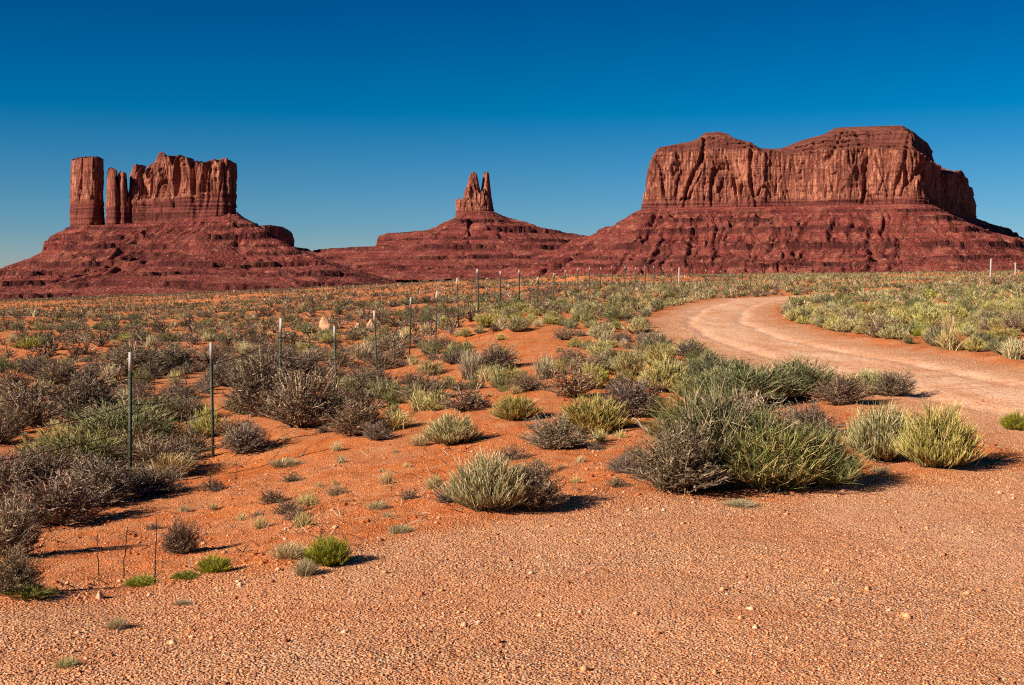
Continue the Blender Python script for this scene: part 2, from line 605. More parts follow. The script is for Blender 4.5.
def resample_closed(pts, ds):
    p = np.array(pts, float)
    for _ in range(2):   # Chaikin
        q = np.roll(p, -1, 0)
        p = np.stack([p * .78 + q * .22, p * .22 + q * .78], 1).reshape(-1, 2)
    q = np.vstack([p, p[:1]])
    seg = np.hypot(*np.diff(q, axis=0).T)
    s = np.concatenate([[0], np.cumsum(seg)])
    n = int(s[-1] / ds)
    t = np.linspace(0, s[-1], n, endpoint=False)
    return np.stack([np.interp(t, s, q[:, 0]), np.interp(t, s, q[:, 1])], 1)


def cliff(name, parent, foot, top, zb, ds=1.8, dz=2.4, amp=1.0, rim=None, batter=.05, seed=0., rough_top=2.0, band=.34, flute=1.0, hs=0.0):
    P = resample_closed(foot, ds)
    area = 0.5 * np.sum(P[:, 0] * np.roll(P[:, 1], -1) - np.roll(P[:, 0], -1) * P[:, 1])
    if area < 0: P = P[::-1]
    tan = np.roll(P, -3, 0) - np.roll(P, 3, 0)
    nrm = np.stack([tan[:, 1], -tan[:, 0]], 1)
    nrm /= np.linalg.norm(nrm, axis=1)[:, None]
    n = len(P)
    # spine: middle of the footprint at the same X (for the top)
    xs = P[:, 0]
    x0, x1 = xs.min(), xs.max()
    ymid = np.zeros(n)
    order = np.linspace(x0, x1, 80)
    lo = np.full(80, 1e9); hi = np.full(80, -1e9)
    idx = np.clip(((xs - x0) / (x1 - x0) * 79).round().astype(int), 0, 79)
    np.minimum.at(lo, idx, P[:, 1]); np.maximum.at(hi, idx, P[:, 1])
    ok = hi > -1e8
    mid = np.interp(order, order[ok], (lo[ok] + hi[ok]) / 2)
    ymid = np.interp(xs, order, mid)
    zbase = zb(xs) if callable(zb) else np.full(n, zb)
    T = top(xs, np.minimum(P[:, 1], ymid))
    Tsp = top(xs, ymid)
    Hh = np.maximum(T - zbase, 3.0)
    nz = int(Hh.max() / dz)
    s = np.linspace(0, 1, nz + 1)[:, None]
    Z = zbase[None] - 12 * (1 - s) + s * Hh[None]        # buried foot
    Z = zbase[None] + s * Hh[None]; Z[0] -= 14
    X0 = np.broadcast_to(P[:, 0], Z.shape); Y0 = np.broadcast_to(P[:, 1], Z.shape)
    hrel = np.clip((Z - zbase) / np.median(Hh), 0, 2)
    # buttresses and flutes: long vertical forms
    zz = Z * .004 + seed
    big = fbm(X0 / 75, Y0 / 75, zz, 3) * 15
    zw = Z + 14 * noise(X0 / 60, Y0 / 60, seed + 3)
    fq = sstep(-.35, .35, noise(X0 / 90, Y0 / 90, Z / 120 + seed + 2))       # some stretches fluted, some plain
    fl = ridged(X0 / 26, Y0 / 26, zw / 80 + seed, 3) * (1.5 + 3.0 * fq) * flute
    crack = -np.clip(.07 - np.abs(noise(X0 / 30 + 50, Y0 / 30, zw / 130 + seed)), 0, 1) / .07 * 8.0 * flute * (.3 + fq)
    crack2 = -np.clip(.09 - np.abs(noise(X0 / 62 + 90, Y0 / 62, zw / 260 + seed)), 0, 1) / .09 * 16 * flute
    slab = np.round(fbm(X0 / 46, Y0 / 46, Z / 85 + seed, 2) * 2.6) * 3.0
    arc_ = (np.arange(n) * ds)[None]
    cols = 0
    for wd_, am_, ck_ in ((9.5, 2.2, 2.6), (25., 4.2, 5.0)):      # flat-faced joint columns with sharp cracks between
        u_ = arc_ / wd_ + .55 * noise(arc_ / 40, Z / 70 + 0 * arc_, seed + wd_) + .25 * noise(arc_ / 15, Z / 30 + 0 * arc_, seed)
        k_ = np.floor(u_); fr_ = u_ - k_
        blk_ = np.floor(Z / 34 + 3 * np.sin(k_ * 12.9898))          # columns break into blocks
        hsh = np.modf(np.abs(np.sin(k_ * 78.233 + blk_ * 3.7 * (wd_ < 12) + seed * 7.1) * 43758.5))[0]
        cols = cols + flute * (am_ * (hsh - .5) - ck_ * np.clip(1 - np.minimum(fr_, 1 - fr_) / .13, 0, 1) * (.4 + .6 * hsh))
    slab = slab + cols
    fine_ = fbm(X0 / 9, Y0 / 9, Z / 14, 4) * 1.1
    bandm = sstep(band + .03, band - .03, hrel + .04 * noise(X0 / 30, Y0 / 30, 1.))
    led = noise(X0 / 200, Y0 / 200, Z / 5.0 + seed)
    led = np.sign(led) * np.abs(led) ** .5
    d = amp * (big * .8 + (fl + crack + crack2 + slab) * (1 - .55 * bandm) + fine_)
    d = d + amp * (bandm * (3.5 + led * 2.4) + (1 - bandm) * led * .7)
    d = d - (Z - zbase) * batter
    capm = np.zeros_like(Z)
    if rim is not None:
        R = rim(xs, P[:, 1])[None] + 5 * noise(X0 / 45, Y0 / 45, seed + 7) 
        ov = np.clip(Z - R, 0, None)
        capm = sstep(-4, 2, Z - R)
        ov = ov + 3.2 * np.sin(ov * .55 + 2 * noise(X0 / 70, Y0 / 70, seed)) * sstep(0, 4, ov)       # stepped beds
        st = ov * 1.45 + 5 * noise(X0 / 60, Y0 / 60, Z / 7 + seed) * (ov > 0)
        d = d * (1 - .45 * capm) - st - 7 * sstep(-1, 1, Z - R)
    # corner width guard near the thin ends
    half = np.abs(P[:, 1] - ymid)
    X = X0 + nrm[None, :, 0] * d
    Y = Y0 + nrm[None, :, 1] * d
    # uneven rim
    ch_ = np.modf(np.abs(np.sin(np.floor(arc_ / 13 + .5 * noise(arc_ / 30, 0 * arc_, seed)) * 91.7 + seed) * 9631.3))[0]
    Z = Z - s ** 5 * ch_ * rough_top * 2.0
    Z = Z + s ** 3 * (fbm(X0 / 14, Y0 / 14, seed + 11, 3) * rough_top + np.round(noise(X0 / 9, Y0 / 9, seed + 5) * 2) * rough_top * .7)
    rows = [np.stack([X, Y, Z], -1).reshape(-1, 3)]
    capa = [capm.ravel()]; ha = [hrel.ravel()]
    # top: rings run in to the spine
    qs = np.linspace(0, 1, 9)[1:]
    xe, ye, ze = X[-1], Y[-1], Z[-1]
    for q in qs:
        xx = xe * (1 - q) + P[:, 0] * q
        yy = ye * (1 - q) + ymid * q
        zt = ze * (1 - q) + Tsp * q + fbm(xx / 25, yy / 25, seed, 3) * 2.2 * math.sin(q * 3.14)
        rows.append(np.stack([xx, yy, zt], -1))
        capa.append(np.full(n, 1. if rim is not None else .35)); ha.append(hrel[-1])
    Vv = np.concatenate(rows)
    nr_ = nz + 1 + len(qs)
    me = mk_mesh(name, Vv, [grid_faces(nr_, n, wrap=True)], M_CLIFF, attrs={'h': np.concatenate(ha) + hs, 'cap': np.concatenate(capa)})
    return link(name, me, parent)


def poly_dist(x, y, foot):
    P = resample_closed(foot, 25.)
    best = np.full(x.shape, 1e9); arc = np.zeros(x.shape)
    q = np.roll(P, -1, 0)
    ins = np.zeros(x.shape, bool)
    for i in range(len(P)):
        ax, ay = P[i]; bx, by = q[i]
        L2 = (bx - ax) ** 2 + (by - ay) ** 2 + 1e-9
        t = np.clip(((x - ax) * (bx - ax) + (y - ay) * (by - ay)) / L2, 0, 1)
        d = np.hypot(x - ax - t * (bx - ax), y - ay - t * (by - ay))
        m = d < best
        best = np.where(m, d, best); arc = np.where(m, (i + t) * 25., arc)
        c = ((ay > y) != (by > y)) & (x < (bx - ax) * (y - ay) / (by - ay + 1e-12) + ax)
        ins ^= c
    return np.where(ins, 0, best), arc


def talus(name, parent, foot, zb, drop, xr, yr, dx=2.4, dy=3.4, ledges=(), seed=0., gul=1.0, boulders=5000, silh=None):
    xs = np.arange(xr[0], xr[1], dx); ys = np.arange(yr[0], yr[1], dy)
    Xg, Yg = np.meshgrid(xs, ys)
    wx = Xg + 10 * noise(Xg / 60, Yg / 60, seed); wy = Yg + 10 * noise(Xg / 60, Yg / 60, seed + 9)
    dist, arc = poly_dist(wx, wy, foot)
    base = zb(Xg) if callable(zb) else np.full(Xg.shape, zb)
    dd = np.array(drop, float)
    z = base - np.interp(dist, dd[:, 0], dd[:, 1])
    # beyond the last point keep falling gently
    z = z - np.clip(dist - dd[-1, 0], 0, None) * .12
    gm = sstep(0, 60, dist) * (1 - .55 * sstep(260, 520, dist))
    g = ridged(arc / 46 + .15 * noise(Xg / 40, Yg / 40, 2.), dist / 420, seed, 3)
    g2 = ridged(arc / 19 + .35 * noise(Xg / 30, Yg / 30, 5.), dist / 200 + .3 * noise(Xg / 50, Yg / 50, 8.), seed + 3, 3)
    z = z - gm * gul * (g - .6) * 3.6
    z = z + fbm(Xg / 110, Yg / 110, seed, 3) * 6 * sstep(0, 80, dist)
    z = z + fbm(Xg / 8, Yg / 8, seed + 4, 3) * 1.1
    z = z + (.25 * np.sin(z * .62 + 2.5 * noise(Xg / 90, Yg / 90, seed))) * gm     # thin shale partings
    # hard beds stand out as broken ledges
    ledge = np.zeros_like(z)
    wob = 3.5 * noise(Xg / 160, Yg / 160, seed + 1)
    for i, (L, h_, wide) in enumerate(ledges):
        br = sstep(-.5, .05, noise(Xg / 130, Yg / 130, seed + 20 + i)) * (.85 + .25 * noise(Xg / 22, Yg / 22, seed + 60 + i))
        zz = z - L + wob
        bite = sstep(-wide, 0, zz) * sstep(h_ * .9 + 1.2, 0, zz)     # shelf above a low cliff
        up = h_ * br * np.clip(1 - np.abs(zz) / (wide * .8), 0, 1)
        z = z + np.where(zz > 0, up, -up * .15)
        ledge = np.maximum(ledge, (.35 + .65 * br) * sstep(h_ * .38 + 1.2, h_ * .15, np.abs(zz + h_ * .05)))  # mask of the painted shadow line; also holds the rills off the ledge faces
    z = z - gm * gul * (g2 - .6) * 6.0 * (1 - .8 * ledge)
    if silh is not None:
        z = np.minimum(z, silh(Xg, Yg) + 2.2 * fbm(Xg / 16, Yg / 16, seed, 3))
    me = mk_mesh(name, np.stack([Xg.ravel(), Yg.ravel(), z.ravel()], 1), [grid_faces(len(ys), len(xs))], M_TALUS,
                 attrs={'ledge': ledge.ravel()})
    o = link(name, me, parent)
    # fallen boulders on the slope
    if boulders:
        r = np.random.default_rng(int(seed * 100) + 5)
        n0 = boulders * 3
        ix = r.integers(1, len(xs) - 1, n0); iy = r.integers(1, len(ys) - 1, n0)
        dsel = dist[iy, ix]
        cl = noise(Xg[iy, ix] / 45, Yg[iy, ix] / 45, seed + 40)
        pk = (dsel > 2) & (dsel < 420) & (cl + r.uniform(-.35, .35, n0) > .05) & (Yg[iy, ix] < np.median([p[1] for p in foot]) + 120)
        ix = ix[pk][:boulders]; iy = iy[pk][:boulders]
        c = np.stack([xs[ix], ys[iy], z[iy, ix]], 1)
        sz = 0.8 + 2.2 * r.random(len(c)) ** 4
        vv, ff = rocks(c, sz, r)
        link('boulder_field', mk_mesh('boulder_field', vv, [ff], M_BOULDER), parent)['kind'] = 'stuff'
    return o


def rocks(c, sz, r, flat=.7):
    """many small angular stones as one vertex/face set: squashed octahedra with knocked corners"""
    octv = np.array([(1, 0, 0), (0, 1, 0), (-1, 0, 0), (0, -1, 0), (0, 0, 1), (0, 0, -1)], float)
    octf = np.array([(0, 1, 4), (1, 2, 4), (2, 3, 4), (3, 0, 4), (1, 0, 5), (2, 1, 5), (3, 2, 5), (0, 3, 5)])
    n = len(c)
    v = octv[None] * (1 + r.uniform(-.35, .35, (n, 6, 1))) + r.uniform(-.25, .25, (n, 6, 3))
    v[..., 2] *= flat
    a = r.uniform(0, 6.28, n); ca, sa = np.cos(a)[:, None], np.sin(a)[:, None]
    x = v[..., 0] * ca - v[..., 1] * sa; y = v[..., 0] * sa + v[..., 1] * ca
    v = np.stack([x, y, v[..., 2]], -1) * np.asarray(sz)[:, None, None] + c[:, None, :]
    f = (octf[None] + (np.arange(n) * 6)[:, None, None]).reshape(-1, 3)
    return v.reshape(-1, 3), f


_k = NT('sandstone boulder')
_c = _k.mix(_k.ramp(_k.noise(_k.pos(), .08, 3), .4, .6), (0.16, 0.040, 0.030), (0.34, 0.110, 0.070))
M_BOULDER = _k.done(_c)

# ---- left butte: lone pillar and fluted wall on a broad talus
DL = 2200.
lb = empty('sandstone_butte', ((160 - 512) / F * DL, DL, CZ), 'red butte on the left, lone pillar beside a fluted wall on a broad cone', 'butte')
lb_loc = Vector(lb.location)


def settle(parent):
    """parts were built in world coordinates; re-express them relative to the thing's base"""
    for ch in parent.children:
        ch.location = -Vector(parent.location)


SB = DL / F
zbL = prof([(40, 232), (70, 227), (104, 224), (150, 221), (200, 217), (234, 213), (260, 213)], DL)
wall_top = prof([(131, 200), (132, 176), (134, 172), (136, 165.5), (138, 164.5), (140, 169), (142, 173), (144.5, 170), (147, 176), (150, 167), (155, 164), (158, 161.5),
                 (160.5, 160), (161, 154), (163, 152.5), (166, 153.5), (170, 157), (173, 164), (176, 157), (182, 156.5), (188.5, 158), (190, 164), (192, 170),
                 (194, 162.5), (199, 162), (200.5, 168.5), (202.5, 162.5), (206, 163), (209, 170), (211, 168), (213, 161), (217, 159.5), (219.5, 165), (222, 160), (228, 158.5), (230, 161), (232, 168),
                 (234, 182), (236, 196)], DL)
wf = [W(129.5, DL, 2235), W(134, DL, 2206), W(150, DL, 2204), W(165, DL, 2190), W(190, DL, 2172), W(215, DL, 2160), W(230, DL, 2158), W(235, DL, 2185),
      W(236.5, DL, 2240), W(225, DL, 2290), W(180, DL, 2320), W(145, DL, 2310), W(131, DL, 2280)]
cliff('cliff_wall', lb, wf, wall_top, zbL, ds=1.3, dz=1.9, amp=.62, batter=.03, seed=2.3, rough_top=3.4, band=.42, flute=1.35)
pil = [W(71.5, DL, 2300), W(76, DL, 2264), W(89, DL, 2250), W(98, DL, 2250), W(106, DL, 2276), W(106.5, DL, 2320), W(93, DL, 2338), W(77, DL, 2330)]
cliff('rock_pillar', lb, pil, prof([(68, 200), (71, 172), (72.5, 162), (75, 160), (80, 158.5), (90, 157.5), (100, 157.5), (103, 159), (104.5, 164), (106, 200)], DL), zbL,
      ds=1.2, dz=1.8, amp=.36, batter=.02, seed=5.1, rough_top=1.2, band=.36, flute=1.3)
for a, b, tp in ((109.0, 121.6, [(107, 215), (108.8, 190), (109.6, 173), (111, 169.2), (113, 168.2), (115.5, 170.5), (117.5, 178), (119, 187), (121, 205)]),
                 (119.2, 130.6, [(118, 205), (119.3, 184), (120.4, 174.8), (122.5, 172), (125, 172.4), (127, 176), (128.4, 188), (130, 208)])):
    m_ = (a + b) / 2
    ft = [W(a, DL, 2245), W(a + .6, DL, 2212), W(m_, DL, 2200), W(b - .6, DL, 2208), W(b, DL, 2238), W(b - .6, DL, 2258), W(m_, DL, 2266), W(a + .6, DL, 2262)]
    cliff('rock_spire', lb, ft, prof(tp, DL), zbL, ds=1.0, dz=1.6, amp=.20, batter=.006, seed=a, rough_top=1.0, band=.36)
lowb = [W(107.5, DL, 2262), W(109, DL, 2220), W(120, DL, 2206), W(133, DL, 2204), W(136, DL, 2240), W(134, DL, 2290), W(112, DL, 2290)]
cliff('cliff_block', lb, lowb, prof([(106, 212), (108, 203), (113, 199), (117, 201), (119, 196), (124, 197), (129, 202), (131, 196), (137, 190)], DL), zbL,
      ds=1.2, dz=1.6, amp=.3, batter=.02, seed=6.6, rough_top=1.4, band=.9)
_silL = prof([(-420, 300), (-200, 285), (-60, 277), (0, 270), (16, 264), (31, 259), (44, 252), (45.5, 241), (59, 230), (66, 227), (72, 227), (104, 226), (150, 223.5), (200, 219.5), (234, 214.5), (239, 213), (244, 217.5), (259, 226), (270, 233), (285, 243), (300, 250), (330, 262), (376, 276), (450, 300), (640, 330)], DL)
ledL = [(CZ + (HOR - r_) * SB, h_, w_) for r_, h_, w_ in ((229, 5, 22), (240, 8, 26), (249, 7, 24), (258, 6, 20), (266, 7, 22), (275, 6, 16), (283, 6, 14), (291, 5, 12))]
talus_footL = [W(66, DL, 2300), W(70, DL, 2255), W(90, DL, 2220), W(112, DL, 2190), W(150, DL, 2190), W(231, DL, 2150), W(238, DL, 2190), W(238, DL, 2290), W(180, DL, 2335), W(100, DL, 2345), W(70, DL, 2340)]
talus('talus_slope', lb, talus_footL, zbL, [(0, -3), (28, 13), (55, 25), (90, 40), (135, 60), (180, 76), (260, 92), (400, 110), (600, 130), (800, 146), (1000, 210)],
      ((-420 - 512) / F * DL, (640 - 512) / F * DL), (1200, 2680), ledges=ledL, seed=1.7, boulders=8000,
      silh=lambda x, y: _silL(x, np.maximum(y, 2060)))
settle(lb)

# small dark mesa behind the left butte
DS = 3400.
sm = empty('small_mesa', ((280 - 512) / F * DS, DS, CZ), 'small low dark mesa just right of the fluted butte, in shade', 'mesa')
fs = [W(256, DS, 3480), W(262, DS, 3400), W(280, DS, 3440), W(294, DS, 3520), W(297, DS, 3640), W(280, DS, 3700), W(258, DS, 3650)]
cliff('cliff', sm, fs, prof([(252, 236), (258, 226.5), (266, 225.5), (274, 225.5), (281, 227), (284, 229), (286, 231.5), (292, 236), (295, 240), (297.5, 247)], DS), CZ + (HOR - 252) * DS / F,
      ds=2.4, dz=2.6, amp=.5, seed=8.8, band=.2)
zS = CZ + (HOR - 247) * DS / F
talus('talus_slope', sm, fs, zS, [(0, -2), (30, 8), (80, 14), (200, 26), (400, 60)], ((180 - 512) / F * DS, (470 - 512) / F * DS), (3050, 3900), dx=4, dy=6,
      ledges=[(zS - 8, 6, 20)], seed=6.1, boulders=0)
settle(sm)

# ---- centre butte: twin spires on terraces
DC = 3600.; SK = DC / F
cb = empty('spired_butte', ((478 - 512) / F * DC, DC, CZ), 'centre butte of twin thin spires standing on broad stepped terraces', 'butte')
fc = [W(456.5, DC, 3610), W(460, DC, 3575), W(471, DC, 3560), W(488, DC, 3565), W(493, DC, 3600), W(490, DC, 3640), W(470, DC, 3655), W(459, DC, 3640)]
zc = CZ + (HOR - 221) * SK
cliff('cliff_block', cb, fc, prof([(452, 216), (454.5, 204), (456, 199.5), (459, 199), (461, 201), (463.5, 198), (464.5, 192), (466, 188), (470, 186), (477, 189), (480, 194), (483, 190), (489, 189), (491, 206), (494, 214)], DC), zc,
      ds=1.6, dz=2.0, amp=.55, batter=.05, seed=3.3, rough_top=2.0, band=.5, flute=1.2)
for a, b, tp in ((464.5, 482.5, [(463, 207), (464.6, 196), (467, 186), (469.5, 177), (471, 173.8), (474, 172.5), (476.5, 173.5), (478.3, 180), (480, 189), (482, 197), (484, 208)]),
                 (480.5, 491.8, [(479, 206), (480.3, 195), (481.8, 186), (483.2, 177), (484.2, 173), (487.5, 172.5), (489.2, 174), (490.2, 184), (491.6, 196), (493.5, 210)])):
    m_ = (a + b) / 2
    ft = [W(a, DC, 3610), W(a + 2, DC, 3588), W(m_, DC, 3578), W(b - 2, DC, 3585), W(b, DC, 3608), W(b - 2, DC, 3630), W(m_, DC, 3636), W(a + 2, DC, 3630)]
    cliff('rock_spire', cb, ft, prof(tp, DC), zc, ds=1.3, dz=2.0, amp=.36, batter=.015, seed=a, rough_top=1.2, band=.3)
ftc = [W(451, DC, 3620), W(455, DC, 3570), W(472, DC, 3550), W(493, DC, 3560), W(497, DC, 3610), W(492, DC, 3650), W(470, DC, 3665), W(455, DC, 3650)]
ledC = [(CZ + (HOR - r_) * SK, h_, w_) for r_, h_, w_ in ((223, 9, 20), (234, 17, 26), (243, 5, 18), (251, 10, 24), (260, 6, 20), (268, 6, 18))]
_silC = prof([(180, 262), (250, 253), (297, 250.5), (376, 249), (378.5, 239), (389, 235), (425, 233), (436, 229), (443, 225), (454, 220), (462, 214), (493, 212), (507, 217), (520, 221.5), (534, 223.5), (540, 230), (560, 233), (582, 237), (640, 238), (720, 246), (820, 262)], DC)
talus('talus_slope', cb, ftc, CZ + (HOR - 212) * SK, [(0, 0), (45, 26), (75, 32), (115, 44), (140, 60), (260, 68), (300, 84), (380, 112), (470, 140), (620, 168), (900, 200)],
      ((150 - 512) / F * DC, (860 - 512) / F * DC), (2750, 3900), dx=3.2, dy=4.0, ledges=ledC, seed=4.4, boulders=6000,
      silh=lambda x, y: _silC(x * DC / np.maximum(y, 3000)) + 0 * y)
# low terrace ridge that links the buttes
rr_foot = [W(297, DC, 3560), W(376, DC, 3480), W(440, DC, 3440), W(560, DC, 3440), W(600, DC, 3440), W(640, DC, 3500), W(640, DC, 3640), W(450, DC, 3700), W(300, DC, 3660)]
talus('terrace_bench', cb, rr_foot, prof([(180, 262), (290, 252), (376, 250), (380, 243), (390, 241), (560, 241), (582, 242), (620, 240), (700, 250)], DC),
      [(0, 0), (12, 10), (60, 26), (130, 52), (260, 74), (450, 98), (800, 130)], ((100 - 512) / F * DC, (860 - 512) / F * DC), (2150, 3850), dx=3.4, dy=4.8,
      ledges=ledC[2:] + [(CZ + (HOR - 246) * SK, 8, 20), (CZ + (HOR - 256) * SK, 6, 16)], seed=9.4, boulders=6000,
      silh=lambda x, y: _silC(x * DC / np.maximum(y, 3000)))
settle(cb)

# ---- right mesa
DR = 2500.; SR = DR / F
rm = empty('sandstone_mesa', ((790 - 512) / F * DR, DR, CZ), 'huge flat-topped red mesa on the right with a sheer cliff band above a gullied talus', 'mesa')


def WR(px, D):
    return ((px - 512) / F * D, D)


mesa_top = [(640, 214), (643.5, 205), (644.5, 190), (646, 174), (649, 163), (651, 158), (656, 150), (658, 148.5), (664, 147.5), (676, 145), (690, 142.5), (696, 140), (700, 136.5), (704, 134), (716, 133),
            (725, 134.5), (728, 137), (733, 139.5), (742, 142), (750, 143.5), (753, 147), (760, 149.5), (778, 150), (786, 147), (794, 143.5), (803, 140.5), (812, 138), (822, 135.5), (828, 131.5),
            (834, 129), (850, 128.3), (870, 127.6), (888, 127), (899, 126.8), (903, 129), (911, 133.5), (916, 138), (924.5, 144), (928, 150), (931, 154), (934, 165), (936, 176), (939, 200)]
rimp = [(640, 214), (650, 163), (658, 152), (690, 151), (720, 150), (745, 150), (780, 152), (800, 152), (830, 150), (860, 149), (890, 149), (912, 150), (925, 153), (936, 170)]
# stations along the front: the left end stands a little farther off, the face turns slightly to the left
mf = [WR(643.5, 2640), WR(646, 2590), WR(662, 2572), WR(690, 2562), WR(725, 2550), WR(755, 2528), WR(778, 2528), WR(800, 2512), WR(830, 2480), WR(865, 2462), WR(895, 2440), WR(915, 2425),
      WR(927, 2440), WR(934, 2520), WR(936.5, 2600), WR(925, 2700), WR(850, 2760), WR(760, 2740), WR(690, 2740), WR(655, 2700)]
Xf = lambda px: (px - 512) / F * 2530.
topR = prof(mesa_top, 2530.)
rimR = prof(rimp, 2530.)
zbR = CZ + (HOR - 208) * SR
cliff('cliff_wall', rm, mf, topR, prof([(640, 209), (922, 209), (930, 214), (937, 221), (945, 228)], 2530.), ds=1.8, dz=2.2, amp=.85, rim=rimR, batter=.03, seed=1.2, rough_top=1.6, band=.13, hs=.24)
DB = 2760.
mb_top = [(880, 165), (900, 165), (934, 166), (938, 170), (941.6, 174), (948, 173.5), (953, 172.8), (956, 171.2), (959, 171), (961.5, 175), (964, 180), (965.5, 188), (967, 189.5), (968.5, 187.5), (970, 188.5), (971.5, 194), (973, 203), (975, 218)]
bf = [W(895, DB, 2660), W(930, DB, 2640), W(945, DB, 2680), W(960, DB, 2740), W(970, DB, 2800), W(974, DB, 2860), W(972, DB, 2930), W(940, DB, 2960), W(890, DB, 2900)]
cliff('cliff_shoulder', rm, bf, prof(mb_top, DB), CZ + (HOR - 222) * DB / F, ds=1.9, dz=2.4, amp=.5, batter=.02, seed=7.2, rough_top=1.6, band=.2, hs=.2)
tf = [WR(643, 2640), WR(646, 2580), WR(690, 2552), WR(725, 2540), WR(755, 2518), WR(800, 2500), WR(830, 2470), WR(865, 2450), WR(895, 2430), WR(918, 2415), WR(928, 2440),
      WR(934, 2540), WR(937, 2640), WR(936, 2740), WR(900, 2790), WR(800, 2780), WR(690, 2750), WR(650, 2710)]
ledR = [(CZ + (HOR - r_) * SR, h_, w_) for r_, h_, w_ in ((213, 4, 18), (221, 6, 20), (232, 7, 24), (248, 9, 30), (259, 5, 18), (266, 6, 18))]
_silR = prof([(480, 262), (540, 250), (582, 237), (600, 229), (612, 225), (620, 220.5), (628, 215), (632, 211.5), (638, 211), (644, 207), (660, 200), (900, 200), (924, 206), (935, 213), (946, 219), (965, 228), (985, 235.5), (1000, 238), (1014, 241), (1024, 244), (1060, 254), (1120, 264), (1200, 272)], 2700.)
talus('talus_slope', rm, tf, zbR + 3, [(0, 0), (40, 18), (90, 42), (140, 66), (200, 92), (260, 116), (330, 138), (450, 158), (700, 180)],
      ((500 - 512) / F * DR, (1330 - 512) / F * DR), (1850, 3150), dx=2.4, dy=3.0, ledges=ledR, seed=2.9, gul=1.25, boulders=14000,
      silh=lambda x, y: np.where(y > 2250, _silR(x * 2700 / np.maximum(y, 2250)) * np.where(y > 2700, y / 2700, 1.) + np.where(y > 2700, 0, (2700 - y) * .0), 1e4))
talus('talus_slope', rm, bf, CZ + (HOR - 216) * DB / F, [(0, 0), (40, 18), (110, 52), (200, 92), (300, 128), (500, 170), (800, 220)],
      ((800 - 512) / F * DB, (1330 - 512) / F * DB), (2480, 3400), dx=3.2, dy=4.0, ledges=ledR[2:], seed=5.7, boulders=0)
settle(rm)

# ------------------------------------------------------------------ fence
M_POST = simple('green post paint', (0.026, 0.046, 0.022), .6, .3, 0, (0.06, 0.05, 0.03), 30)
M_TIP = simple('white post paint', (0.44, 0.43, 0.39), .6, .3, 0, (0.34, 0.30, 0.25), 60)
M_WIRE = simple('rusty fence wire', (0.022, 0.015, 0.012), .8, .2, .0, (0.05, 0.028, 0.018), 80)
M_WOOD = simple('weathered grey wood', (0.30, 0.27, 0.24), .9, .1, 0, (0.45, 0.41, 0.36), 25)


def tee(z0, z1, w=.038, t=.006, studs=True, name='fence_post', mat=None, grow=0.0):
    """steel T-section with studs on its face"""
    w = w + grow; t = t + grow
    sec = np.array([(-w / 2, 0), (w / 2, 0), (w / 2, t), (t / 2, t), (t / 2, w), (-t / 2, w), (-t / 2, t), (-w / 2, t)])
    v = [np.column_stack([sec, np.full(8, z)]) for z in (z0, z1)]
    v = np.concatenate(v)
    q = [[i, (i + 1) % 8, 8 + (i + 1) % 8, 8 + i] for i in range(8)]
    caps = [[0, 1, 2, 7], [2, 3, 6, 7], [3, 4, 5, 6]]
    q += [[a + 8 for a in c] for c in caps] + [c[::-1] for c in caps]
    V_ = [v]; Q = [np.array(q)]
    nb = 16
    if studs:
        z = z0 + .35
        while z < z1 - .03:
            bx = np.array([(-.006, -.008), (.006, -.008), (.006, 0), (-.006, 0)])
            vv = np.concatenate([np.column_stack([bx, np.full(4, z)]), np.column_stack([bx, np.full(4, z + .016)])])
            V_.append(vv)
            Q.append(np.array([[0, 1, 5, 4], [1, 2, 6, 5], [3, 0, 4, 7], [4, 5, 6, 7], [3, 2, 1, 0]]) + nb)
            nb += 8; z += .055
    return mk_mesh(name, np.concatenate(V_), [np.concatenate(Q)], mat)


fence = empty('wire_fence', (POSTS[1][1] * (127 - 512) / F, POSTS[1][1], 0), 'barbed wire fence of green steel posts with white tips crossing the scrub', 'fence')
f0 = Vector(fence.location)
post_me = tee(-.3, PH - .21, mat=M_POST)
tip_me = tee(PH - .21, PH, mat=M_TIP, name='post_tip', grow=.0015)
post_me2 = tee(-.3, PH - .14, w=.062, t=.012, studs=False, mat=M_POST)
tip_me2 = tee(PH - .14, PH, w=.062, t=.012, studs=False, mat=M_TIP, name='post_tip', grow=.003)
pr = random.Random(5)
P3 = []
for i, (px, Y, top) in enumerate(POSTS):
    x = (px - 512) / F * Y
    ztop = CZ + (HOR - top) / F * Y
    zg = H1(x, Y)
    z0 = ztop - PH if Y < 60 else max(ztop - PH, zg - .25)
    tilt = (pr.uniform(-.03, .03), pr.uniform(-.04, .04))
    if px == 679:      # stout pale wooden brace post
        n = 10
        ang = np.arange(n) * 2 * math.pi / n
        rings = []
        for z, r in ((-.3, .085), (.3, .08), (1.1, .078), (1.52, .074), (1.56, .06)):
            rings.append(np.column_stack([np.cos(ang) * r * (1 + .06 * np.sin(3 * ang)), np.sin(ang) * r, np.full(n, z)]))
        rings.append(np.tile([[0, 0, 1.565]], (n, 1)))
        me = mk_mesh('corner_post', np.concatenate(rings), [grid_faces(6, n, wrap=True)], M_WOOD, smooth=False)
        po = link('corner_post', me, fence, Vector((x, Y, z0)) - f0)
        po['label'] = 'thick pale wooden corner post'
    else:
        po = link('fence_post', post_me if Y < 40 else post_me2, fence, Vector((x, Y, z0)) - f0)
        po.rotation_euler = (tilt[0], tilt[1], pr.uniform(-.3, .3))
        link('post_tip', tip_me if Y < 40 else tip_me2, po)
    P3.append((Vector((x, Y, z0)), tilt))


